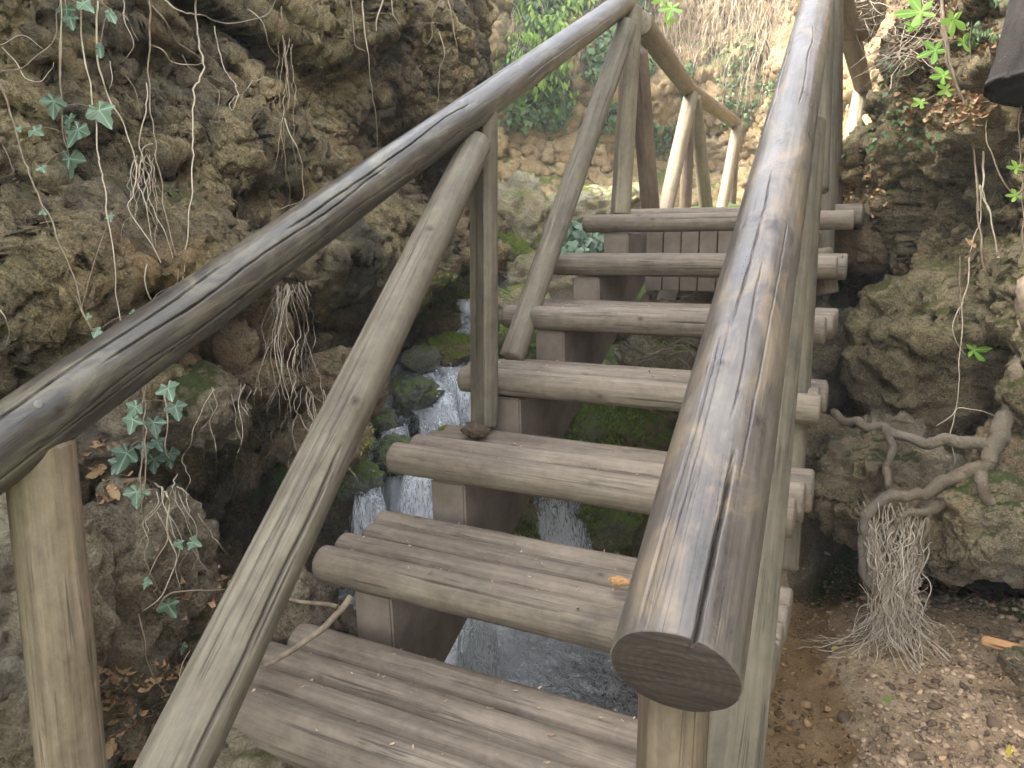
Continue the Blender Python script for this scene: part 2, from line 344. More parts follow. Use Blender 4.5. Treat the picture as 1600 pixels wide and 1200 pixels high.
def water_material(name, foam, flow=(1,1,1), ripple=30., tint=(.85,.88,.85), rip_d=.02, foam_attr=True, glass=.5, rip_s=.8, fs=22, glint_k=.6, gs=1., glint_w=1.):
    k = NT(name); g = k.n('ShaderNodeNewGeometry'); P = g.outputs['Position']
    Q = k.mapping(P, flow)
    n1 = k.noise(Q, fs, 7, .72, 1.2); n2 = k.noise(Q, fs*3.3, 4, .7, .8)
    fm = k.math('ADD', k.math('MULTIPLY', n1, .65), k.math('MULTIPLY', n2, .35))
    if foam_attr:
        a = k.n('ShaderNodeAttribute'); a.attribute_name = 'foam'
        fm = k.math('ADD', fm, k.math('MULTIPLY', k.math('SUBTRACT', a.outputs['Fac'], .5), .42))
    fm = k.ramp(fm, [(foam, 0), (foam+.13, 1)])
    web = k.ramp(k.math('ABSOLUTE', k.math('SUBTRACT', k.noise(Q, fs*1.1, 4, .65, 1.6), .5)), [(0., 1), (.012*glint_w, .7), (.035*glint_w, 0)])  # thin white lines painted as sky glints, mixed into the foam
    if foam < .9: fm = k.math('MAXIMUM', fm, k.math('MULTIPLY', web, glint_k))
    rp = k.noise(k.mapping(P, flow), ripple, 5, .6, .9)
    bm = k.bump(k.math('ADD', rp, k.math('MULTIPLY', fm, .3)), rip_s, rip_d)
    gl = k.n('ShaderNodeBsdfGlossy'); gl.inputs['Roughness'].default_value = .06; gl.inputs[0].default_value = (gs,gs,gs,1); k.set(gl.inputs['Normal'], bm)
    tr = k.n('ShaderNodeBsdfTransparent'); tr.inputs[0].default_value = (*tint, 1)
    fr = k.n('ShaderNodeFresnel'); fr.inputs[0].default_value = 1.33; k.set(fr.inputs['Normal'], bm)
    frm = k.math('ADD', k.math('MULTIPLY', fr.outputs[0], 1.0), glass*.2, clamp=True)
    frm = k.math('MULTIPLY', frm, k.math('SUBTRACT', 1., k.math('MULTIPLY', g.outputs['Backfacing'], .9)))
    m1 = k.n('ShaderNodeMixShader'); k.set(m1.inputs[0], frm); k.t.links.new(tr.outputs[0], m1.inputs[1]); k.t.links.new(gl.outputs[0], m1.inputs[2])
    k.b.inputs['Base Color'].default_value = (.93,.95,.96,1); k.b.inputs['Roughness'].default_value = .35
    k.set(k.b.inputs['Normal'], bm)
    m2 = k.n('ShaderNodeMixShader'); k.set(m2.inputs[0], fm); k.t.links.new(m1.outputs[0], m2.inputs[1]); k.t.links.new(k.b.outputs[0], m2.inputs[2])
    k.t.links.new(m2.outputs[0], k.out.inputs[0]); return k.m
M['pool'] = water_material('pool', .455, glint_k=1., glint_w=2., ripple=34, rip_d=.08, glass=.7, fs=34, tint=(.84,.78,.66))
M['pool_calm'] = water_material('pool_calm', .99, ripple=9, rip_d=.008, glass=0, gs=.55, rip_s=.4, foam_attr=False, tint=(.94,.89,.80))
M['film'] = water_material('film', .52, glint_k=.85, glint_w=1.5, flow=(1,1,.45), ripple=40, rip_d=.07, glass=1.0, fs=46)
M['fall'] = water_material('fall', .50, flow=(2.4,2.4,.16), ripple=36, rip_d=.04, glass=.6, fs=40, glint_k=.5)

# ------------------------------------------------------------------ terrain
def spline(xs, ys, x): return np.interp(x, xs, ys)
def smooth_interp(xs, ys, x):
    xs = np.asarray(xs, float); ys = np.asarray(ys, float)
    fx = np.linspace(xs[0], xs[-1], 400); fy = np.interp(fx, xs, ys)
    kk = np.hanning(15); kk /= kk.sum(); fy2 = np.convolve(np.pad(fy, 7, mode='edge'), kk, 'valid')
    return np.interp(x, fx, fy2)
LIP_X = [-2.6, -1.9, -1.2, -.6, -.22, .05, 1.5]
LIP_O = [-.1, 0., .22, .52, .85, 2.1, 2.6]
def profile(x, y):
    s = y - np.interp(x, LIP_X, LIP_O)
    z = np.interp(s, [-2, 2.42, 2.52, 2.85, 3.15, 3.32, 3.85, 4.0, 4.4, 4.52, 5.5, 7.4, 9.5, 14],
                  [-.11, -.11, .38, .46, .55, .80, .93, .98, 1.02, 1.22, 1.5, 1.85, 1.95, 2.1])
    z = z + sstep(-1.1, -.5, x)*sstep(3.4, 4.6, y)*.28          # right bank under the landing
    gr = sstep(-.16, .10, x+.05*np.sin(y*5))*sstep(3.9, 3.3, y)*.115 + sstep(-.75,-.45,x)*sstep(3.6,3.2,y)*.075 + sstep(.2, 1.2, x)*.10*sstep(3.9, 3.2, y)
    z = z + gr 
    bank = sstep(-1.22, -1.5, x + .12*np.sin(y*7))*sstep(1.66, 1.35, y)
    z = z*(1-bank) + bank*(.33 + .30*sstep(-1.5, -2.3, x) + .04*np.sin(x*9+y*5))
    near = sstep(.85, .45, y)*sstep(.3, -.2, x); z = np.maximum(z, z*(1-near)+near*.12)
    return z
def terrain_z(x, y):
    p = np.stack([x, y, np.zeros_like(x)], -1).astype(np.float32)
    z = profile(x + .08*perlin(p*3.1, 5), y + .10*perlin(p*2.7, 9))
    rough = .12 + .88*sstep(.06, .22, z)
    pw = p*4.2 + np.stack([perlin(p*3, 1), perlin(p*3, 2), perlin(p*3, 3)], -1)*.6
    fa, ed = facet(pw, 11)
    z = z + rough*(fa*.09 - .03*np.exp(-ed*8) + fbm(p*9, 4, 4)*.05) - .03
    return z
tx = np.arange(-5.2, 2.6, .02); ty = np.arange(-.6, 11.5, .024)
X, Y = np.meshgrid(tx, ty, indexing='ij')
Z = terrain_z(X.ravel(), Y.ravel()).reshape(X.shape)
TP = np.stack([X, Y, Z], -1)
n_ = grid_normals(TP); n_ *= np.sign(n_[..., 2:3])
d = (ridged(TP.reshape(-1,3)*13, 3, 20)*.007 + fbm(TP.reshape(-1,3)*34, 2, 23)*.006).reshape(X.shape)
TP = TP + n_*d[..., None]
me = mesh_np('stream_bed', TP.reshape(-1,3), grid_quads(*X.shape)[:, ::1])
cx = (X[:-1,:-1] > np.where(Z[:-1,:-1] < .03, -1.7, -.35)) & (Y[:-1,:-1] < 3.20-.12*X[:-1,:-1]) & (Y[:-1,:-1] > .5) & (Z[:-1,:-1] < .25)  # tan bed stops at the undercut; darker terrain colour there deepens its shade
me.polygons.foreach_set('material_index', cx.ravel().astype(np.int32)); me.update()
terrain = link('stream_bed', me, [M['terrain'], M['bed']], kind='structure')
def tz(x, y):
    i = int(round((x+5.2)/.02)); j = int(round((y+.6)/.024))
    i = min(max(i, 0), len(tx)-1); j = min(max(j, 0), len(ty)-1); return float(TP[i, j, 2])
# far ground sheet so that the place goes on beyond the gorge
gm = mesh_np('ground', np.array([[-60,-60,-.45],[60,-60,-.45],[60,60,-.45],[-60,60,-.45]]), quads=[[0,1,2,3]])
link('ground', gm, M['terrain'], kind='structure')

# ------------------------------------------------------------------ rock walls
def stepped(a, b, f0, f1, fine, coarse):
    out = [a]
    while out[-1] < b:
        x = out[-1]; d = max(f0-x, x-f1, 0.); out.append(x + fine + (coarse-fine)*min(1., d/.5))
    return np.array(out)
def wall(name, plan, z0, z1, ustep, zstep, prof, lumps, mat, seed, blocky=1., label=None, cat='cliff', flip=False, fine=1., fu=None, fz=None, micro=0.):
    plan = np.array(plan, float)
    seg = np.r_[0, np.cumsum(np.linalg.norm(np.diff(plan[:, :2], axis=0), axis=1))]
    U0 = np.arange(0, seg[-1], .01)
    xs = np.interp(U0, seg, plan[:,0]); ys = np.interp(U0, seg, plan[:,1])
    kw = 35; kern = np.hanning(kw+2)[1:-1]; kern /= kern.sum()
    xs = np.convolve(np.pad(xs, kw//2, mode='edge'), kern, 'valid'); ys = np.convolve(np.pad(ys, kw//2, mode='edge'), kern, 'valid')
    if fu is None: U = np.arange(0, seg[-1], ustep); Zs = np.arange(z0, z1, zstep)
    else:
        vis = U0[(ys > fu[0]) & (ys < fu[1])]
        U = stepped(0, seg[-1], vis[0], vis[-1], ustep, .05); Zs = stepped(z0, z1, fz[0], fz[1], zstep, .05)
    xs = np.interp(U, U0, xs); ys = np.interp(U, U0, ys)
    tan = np.stack([np.gradient(xs, U), np.gradient(ys, U)], -1); tan /= np.linalg.norm(tan, axis=1, keepdims=True)
    nx, ny = (tan[:,1], -tan[:,0]) if not flip else (-tan[:,1], tan[:,0])
    UU, ZZ = np.meshgrid(np.arange(len(U)), Zs, indexing='ij')
    bx, by = xs[UU], ys[UU]; N = np.stack([nx[UU], ny[UU], np.zeros_like(bx)], -1)
    B = np.stack([bx, by, ZZ], -1)
    off = prof(bx, by, ZZ)
    for (c, r, a) in lumps:
        c = np.asarray(c); rr = np.asarray(r if hasattr(r, '__len__') else (r, r, r), float)
        dx = (bx-c[0])*tan[UU][...,0] + (by-c[1])*tan[UU][...,1]
        q = (dx/rr[0])**2 + ((ZZ-c[2])/rr[2])**2
        off = off + a*np.sqrt(np.clip(1-q, 0, 1))*(q < 1)
    f0 = B.reshape(-1,3).astype(np.float32)
    wv = np.stack([perlin(f0*1.7, seed+31), perlin(f0*1.7, seed+32), perlin(f0*1.7, seed+33)], -1)*.5
    off = off + (fbm(f0*.9, 3, seed)*.16).reshape(off.shape)
    fa, ed = facet(f0*np.array([1.7,1.7,2.6], np.float32)+wv*2.2, seed+3)
    off = off + (blocky*(fa*.19 - .06*np.exp(-ed*12)) + ridged(f0*np.array([1.6,1.6,3.6], np.float32)+wv*1.5, 3, seed+5, .5)*.055).reshape(off.shape)
    P = B + N*off[..., None]
    n = grid_normals(P); s = np.sign((n*N).sum(-1, keepdims=True)); s[s == 0] = 1; n *= s
    p = P.reshape(-1,3).astype(np.float32)
    w2 = np.stack([perlin(p*5, seed+41), perlin(p*5, seed+42), perlin(p*5, seed+43)], -1)*.35
    fa, ed = facet(p*np.array([5,5,8.5], np.float32)+w2*3.2, seed+7)
    pz = perlin(p*1.6, seed+12)*.5+.6
    d = blocky*(fa*.036 - .012*np.exp(-ed*10))*np.clip(pz, .15, 1.2) + ridged(p*np.array([5,5,11], np.float32)+w2*3, 4, seed+9, .6)*.026
    P = P + n*d.reshape(off.shape)[..., None]
    n = grid_normals(P); n *= np.sign((n*N).sum(-1, keepdims=True)+1e-6)
    p = P.reshape(-1,3).astype(np.float32)
    fa, ed = facet(p*np.array([17,17,24], np.float32) + w2*5, seed+15)
    d = (fa*.014 - .004*np.exp(-ed*8) + ridged(p*24, 3, seed+19, .65)*.0085 + fbm(p*55, 2, seed+25)*.006)*fine
    if micro:
        fa, ed = facet(p*44 + w2*9, seed+61)
        cr = np.clip(perlin(p*2.3, seed+62)*1.6+.75, .25, 1.3)
        d += micro*cr*(fa*.009 + perlin(p*85, seed+63)*.006 - .003*np.exp(-ed*7))
    pit = -np.clip(perlin(p*11, seed+51)-.28, 0, 1)*.13*fine
    P = P + n*(d+pit).reshape(off.shape)[..., None]
    q = grid_quads(*UU.shape)
    if not flip: q = q
    me = mesh_np(name, P.reshape(-1,3), q if flip else q[:, ::-1])
    return link(name, me, mat, label=label, cat=cat)

def onx(px, py, x):
    a = W(px, py, 1)-EYE; return EYE + a*(x/a[0])

LX = -2.42
def lumpL(px, py, rpx, a, rz=None):
    c = onx(px, py, LX); d = (c-EYE)@_fw; r = rpx*d/F
    return (c, (r/.55, r/.55, (rz if rz else rpx)*d/F), a)
lumpsL = [lumpL(90,430,150,.20,120), lumpL(255,390,110,.12,90), lumpL(440,250,120,.08,150), lumpL(560,420,110,.30,85),
          lumpL(480,430,90,.15,70), lumpL(640,330,90,.18,90), lumpL(720,130,70,.20,140), lumpL(60,230,130,.06,80),
          lumpL(700,400,60,.16,50), lumpL(480,130,60,-.12,60), lumpL(240,110,60,-.16,50), lumpL(585,830,80,-.40,90), lumpL(540,900,80,-.35,70),
          lumpL(590,590,60,-.15,30), lumpL(420,640,150,.14,110), lumpL(500,470,30,-.12,18), lumpL(330,230,60,.10,50), lumpL(160,560,80,.12,40),
          lumpL(30,590,60,.14,40), lumpL(740,480,60,.05,60)]
def profL(x, y, z):
    o = .06*np.sin(z*5+y*2) + .10*np.sin(z*2.3-y*1.3)
    o = o + .16*sstep(.5, 1.15, z)*sstep(2.0, 1.4, z) - .10*sstep(2.4, 3.4, z)
    o = o + .30*sstep(.85, .35, z)*sstep(2.6, 1.6, y)           # soil toe on the near side
    o = o - .14*sstep(.95, .70, z)*sstep(2.1, 2.6, y)*sstep(4.6, 3.6, y)     # undercut above the cascade
    o = o - 3.2*sstep(3.15, 4.6, z)*sstep(2.8, 4.0, y)  # unseen cliff top leaned back so sunlight reaches the rocks behind
    return o
plan_left = [(-1.9,-2.6),(-2.15,-1.5),(-2.30,-.2),(-2.42,1.0),(-2.50,2.2),(-2.52,3.2),(-2.66,4.0),(-2.62,4.7),(-2.78,5.05),(-3.35,5.35),(-3.95,6.3),(-4.15,7.6)]
left_cliff = wall('left_cliff', plan_left, -.35, 5.9, .0068, .0068, profL, lumpsL, M['tufa_left'], 100, 1., fu=(.95, 5.1), fz=(.1, 3.2), micro=1.,
     label='brown tufa rock face hung with roots and ivy, left of the log stairs')

def profR(x, y, z):
    o = -.25*sstep(1.4, 3.2, z) - .25*sstep(2.2, 4.2, z) - .75*sstep(3.0, 5.5, z) + .06*np.sin(z*5+x*4)
    edge = .29 + .10*np.sin(x*6+1) + .05*np.sin(x*17)
    o = o - 1.25*sstep(edge+.05, edge-.06, z)                   # dark undercut at water level
    return o
def lumpR(px, py, d, r, a, rz=None):
    return (W(px, py, d), (r, r, rz or r), a)
lumpsR = [lumpR(1460,560,3.2,.34,.22,.36), lumpR(1400,260,3.9,.34,.22,.22), lumpR(1480,210,3.6,.3,.18,.2), lumpR(1560,360,3.1,.28,-.12,.3),
          lumpR(1335,480,3.9,.16,-.30,.40), lumpR(1310,560,3.8,.14,-.2,.3), lumpR(1590,620,2.9,.2,-.14,.25),
          lumpR(1400,760,2.9,.30,.10,.12), lumpR(1290,700,3.3,.16,.12,.13), lumpR(1570,80,3.5,.3,.12,.25)]
plan_right = [(2.3,-1.0),(1.75,.8),(1.30,1.9),(.98,2.6),(.70,3.15),(.36,3.55),(.12,4.05),(.02,4.7),(-.02,5.6),(-.15,6.8),(-.35,8.2)]
right_cliff = wall('right_cliff', plan_right, -.25, 5.0, .0075, .0075, profR, lumpsR, M['tufa_right'], 300, 1.1, fu=(2.5, 5.0), fz=(.0, 2.9), micro=1.,
     label='olive brown rock wall undercut above the gravel, right of the stairs', flip=True)

def profB(x, y, z):
    return .15*np.sin(x*2.1+z) - .22*sstep(3.2, 6.5, z)*2 + .5*sstep(2.6, 1.9, z) + .12*np.sin(z*3+x)
plan_back = [(-5.4,7.2),(-4.6,8.7),(-3.6,9.6),(-2.4,10.3),(-1.4,10.2),(-.6,9.4),(.0,8.2),(.3,7.2)]
back_wall = wall('earth_bank', plan_back, 1.2, 7.2, .026, .026, profB, [], M['earth_back'], 500, .7, fine=1.6,
     label='ochre earth bank draped with ivy and dry stems at the far end of the gorge', cat='earth bank', flip=False)

# ------------------------------------------------------------------ boulders
_ICO = {}
def ico(n):
    if n not in _ICO:
        import bmesh
        bm = bmesh.new(); bmesh.ops.create_icosphere(bm, subdivisions=n, radius=1)
        bm.verts.ensure_lookup_table()
        v = np.array([x.co[:] for x in bm.verts], np.float32); f = np.array([[a.index for a in t.verts] for t in bm.faces], np.int32); bm.free()
        _ICO[n] = (v, f)
    return _ICO[n]
def rot3(a, b, c):
    from mathutils import Euler
    return np.array(Euler((a, b, c)).to_matrix())
def boulder_co(r, seed, n=5, rough=1., R=None):
    v, f = ico(n); r = np.asarray(r, np.float32)
    off = seed*3.7
    w = np.stack([perlin(v*1.3+off, 1), perlin(v*1.3+off, 2), perlin(v*1.3+off, 3)], -1)*.5
    fa, ed = facet(v*1.05+w*1.3+off, seed)
    s = 1 + rough*(.20*fa - .05*np.exp(-ed*9)) + .20*perlin(v*1.3+off, 5) + .05*ridged(v*2+w+off, 2, 6)
    m = r.mean()
    p = v*s[:, None]*r
    nn = v/r; nn /= np.linalg.norm(nn, axis=1, keepdims=True)
    q = p + off
    fb, eb = facet(q*(1.5/m) + w*2, seed+9)
    sc = min(m, .30)
    d = rough*(sc*.11*fb + sc*.09*ridged(q*(2.0/m)+w, 4, seed+4, .6) - sc*.04*np.exp(-eb*9) - sc*.45*np.clip(perlin(q*(2.0/m), seed+8)-.3, 0, 1))
    if n >= 5: d += .005*ridged(q*24, 3, seed+6, .65) + .003*perlin(q*60, seed+7)
    p = p + nn*d[:, None]
    if R is not None: p = p @ R.T
    return p, f
def boulder(px, py, d, rx, ry, rz, mat, label, seed, n=5, rough=1., rot=(0,0,0), name='boulder', cat='boulder', group=None):
    c = W(px, py, d)
    co, f = boulder_co((rx, ry, rz), seed, n, rough, rot3(*rot))
    return link(name, mesh_np(name, co, tris=f), M[mat], label=label, cat=cat, group=group, loc=V(c))

B = [
 # left bank
 (205,885,1.78,.15,.16,.17,'stone_grey','mossy grey rock just right of the nearest left post',1,(.2,.3,.5),5),
 (175,1030,1.72,.12,.13,.17,'stone_grey','tall pitted rock beside the foot of the nearest left post',2,(0,.2,.9),5),
 (235,1020,1.85,.08,.09,.14,'stone_brown','upright brown rock between the near post and the leaf litter',3,(0,-.2,.2),5),
 (15,960,1.5,.14,.16,.24,'stone_grey','dark mossy rock at the left edge behind the nearest post',4,(0,.1,.3),5),
 (12,1130,1.35,.08,.08,.10,'stone_grey','mottled grey rock in the bottom left corner of the photo',5,(0,0,.3),5),
 (300,640,2.25,.14,.15,.10,'stone_pale','pale flat topped rock just under the left handrail',6,(0,.35,.5),5),
 (205,650,2.2,.17,.17,.13,'stone_grey','large grey rock tucked beneath the left handrail behind the ivy',7,(.1,.1,.2),5),
 (395,505,2.75,.12,.11,.10,'stone_brown','flat faced brown stone in the left wall below the handrail',8,(.1,.4,.8),5),
 (405,588,2.55,.10,.08,.045,'stone_brown','lens shaped brown stone wedged in the earth of the left wall',9,(.1,.25,.3),5),
 (365,540,2.5,.07,.07,.09,'stone_brown','knobbly brown stone next to the flat faced stone in the left wall',10,(0,0,.4),4),
 (450,1010,2.0,.12,.12,.17,'stone_grey','pitted pale rock between the long left brace and the broken branch',11,(0,.15,.4),5),
 (520,1020,2.25,.12,.14,.12,'stone_grey','wet dark rock in the hollow behind the broken branch',12,(0,0,.9),5),
 (260,950,2.05,.13,.12,.08,'stone_brown','low brown rock in the left bank under the trailing ivy',13,(0,.3,.4),5),
 (330,1000,1.95,.14,.12,.12,'stone_brown','earthy brown rock left of the long brace',14,(.3,0,.7),5),
 (400,1180,1.62,.16,.16,.09,'stone_grey','grey footing rock beneath the end of the lowest log',15,(0,0,.2),5),
 (535,600,3.0,.14,.16,.12,'stone_brown','rounded brown rock behind the long left brace',16,(.2,0,.1),5),
 (510,690,2.8,.16,.16,.09,'stone_brown','earth covered ledge stone above the dark hollow on the left',17,(.2,0,.1),5),
 # stream
 (588,655,3.30,.075,.07,.06,'stone_wet','wet rock splitting the film of water beside the long left brace',120,(.1,.2,.3),4),
 (648,618,3.62,.10,.08,.07,'stone_wet','broad dark rock parting the cascade left of the middle post',121,(.1,0,.9),5),
 (620,712,3.08,.08,.07,.055,'stone_wet','speckled wet rock at the lip above the left waterfall',122,(.2,0,.3),5),
 (560,748,2.95,.09,.08,.06,'stone_wet','low wet rock at the left margin of the cascade lip',123,(0,.1,.6),4),
 (712,690,3.25,.08,.07,.055,'stone_moss','yellow mossed rock peeping out above the third tread',124,(0,0,.1),4),
 (705,545,4.15,.12,.09,.07,'stone_moss','mossy rock ledge just under the upper fall',125,(0,0,.5),5),
 (660,560,4.05,.10,.08,.06,'stone_wet','dark rock at the left rim of the upper pool',126,(0,0,1.2),4),
 (955,655,3.12,.10,.09,.10,'stone_painted_sun','pale tan rock between the green and the yellow moss under the fourth step',127,(0,0,.2),5),
 (1020,560,3.5,.17,.13,.10,'stone_painted_sun','pale rubble rock seen low between the fourth and fifth steps',128,(0,.2,.2),5),
 (820,480,4.1,.14,.12,.10,'stone_painted_sun','cream rock coloured as if sunlit beside the foot of the second brace',129,(0,0,.7),5),
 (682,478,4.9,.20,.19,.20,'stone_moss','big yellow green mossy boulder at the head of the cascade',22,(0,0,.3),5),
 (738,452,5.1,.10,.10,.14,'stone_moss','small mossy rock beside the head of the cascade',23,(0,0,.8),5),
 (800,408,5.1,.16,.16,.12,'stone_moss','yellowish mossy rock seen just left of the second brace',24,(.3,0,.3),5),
 (800,345,5.5,.25,.20,.27,'stone_painted_sun','tall pale tan boulder beside the middle left post',25,(0,0,.2),5),
 (846,360,5.8,.20,.16,.19,'stone_painted_sun','orange tan boulder right of the tall pale one',26,(0,.2,.9),5),
 (868,452,4.5,.30,.22,.17,'stone_painted_sun','broad pale yellow boulder behind the second brace',27,(0,0,.4),5),
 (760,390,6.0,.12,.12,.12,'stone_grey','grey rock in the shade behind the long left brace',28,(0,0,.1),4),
 (905,332,6.0,.36,.24,.14,'stone_painted_sun','long pale ledge rock above the mossy slope behind the stairs',29,(0,-.2,.4),5),
 (985,320,6.8,.28,.24,.16,'stone_painted_sun','pale rock right of the first stair head post',30,(0,0,.1),5),
 (885,390,5.3,.18,.16,.12,'stone_moss','leafy green rock beside the top log end',31,(0,0,.1),5),
 (825,535,4.0,.14,.13,.10,'stone_green','bright green moss cushion left of the fifth log step',32,(0,0,.7),5),
 (820,515,4.3,.12,.12,.09,'stone_green','second moss cushion higher up by the fifth log step',33,(0,0,.2),4),
 (912,668,3.08,.11,.12,.13,'stone_green','vivid green mossy rock under the fourth step',34,(0,0,.2),5),
 (985,682,2.98,.11,.11,.09,'stone_moss','yellow mossy rock right of the vivid green one under the stairs',35,(0,0,.5),5),
 (1000,640,3.2,.12,.10,.05,'stone_pale','flat pale stone under the fourth step',36,(0,.2,.2),4),
 (950,800,3.05,.14,.12,.13,'stone_green','dark green mossy rock right of the middle waterfall',37,(0,0,.2),5),
 (820,815,3.0,.06,.09,.12,'stone_green','narrow mossy rock left of the middle waterfall',38,(0,0,.2),4),
 (1040,520,3.65,.22,.18,.13,'stone_pale','pale broken rock seen under the fifth step',39,(0,.1,.3),5),
 (1075,470,4.15,.22,.20,.13,'stone_grey','grey brown rock seen under the sixth step',40,(0,.1,.8),5),
 (1045,600,3.7,.10,.12,.10,'stone_brown','dark brown rock under the stairs near the big right handrail',41,(0,.1,.8),4),
 # right bank
 (1450,560,3.18,.29,.20,.36,'tufa_right','tall craggy boulder in the middle of the right wall',50,(.1,-.15,.5),6),
 (1385,300,3.85,.22,.20,.20,'tufa_right','mossy boulder at the right just below the tilted far post',51,(0,0,.5),6),
 (1470,260,3.5,.30,.22,.20,'tufa_right','broad weathered rock shelf under the fig leaves',52,(0,.2,.3),6),
 (1350,380,3.75,.20,.16,.12,'stone_brown','jutting brown rock beside the end of the top log',53,(0,.35,.3),5),
 (1560,200,3.0,.22,.2,.12,'tufa_right','mossy rock under the dark stump at the upper right',54,(0,.1,.3),5),
 (1275,700,3.22,.16,.13,.15,'stone_pale','rounded sandy rock right of the third step end',55,(0,0,.3),5),
 (1285,560,3.6,.16,.15,.22,'stone_grey','shadowed brown rock behind the fourth and fifth log ends',56,(0,0,.3),5),
 (1365,770,2.90,.20,.15,.20,'stone_pale','smooth folded pale rock left of the looping root',57,(0,.3,.2),6),
 (1302,800,3.0,.055,.06,.05,'stone_pale','small knob of pale rock above the dark undercut',58,(0,0,.2),4),
 (1440,740,2.9,.14,.12,.09,'stone_pale','tan rock framed by the exposed roots',59,(0,.1,.4),5),
 (1460,825,2.8,.24,.15,.14,'stone_pale','light rock behind the hanging root bundle',60,(0,.25,.4),5),
 (1565,835,2.55,.16,.14,.15,'stone_pale','large buff rock at the right edge above the gravel',61,(0,.35,.2),6),
 (1590,720,2.65,.12,.12,.12,'stone_brown','brown rock at the right edge below the vertical root',62,(0,.2,.2),5),
 (1395,680,3.15,.12,.12,.10,'stone_grey','dark rock directly above the horizontal root',63,(0,.2,.6),5),
 (1598,1040,2.25,.05,.06,.045,'stone_grey','grey stone next to the sawn board at the right edge',64,(0,0,.3),4),
 (1310,1,4.3,.2,.2,.2,'tufa_right','rock high behind the top of the near right handrail',65,(0,0,.3),4),
]
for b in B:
    boulder(b[0], b[1], b[2], b[3], b[4], b[5], b[6], b[7], b[8], n=b[10], rot=b[9], rough=1.6 if b[6] in ('stone_green', 'stone_moss', 'stone_wet') else 1.15)

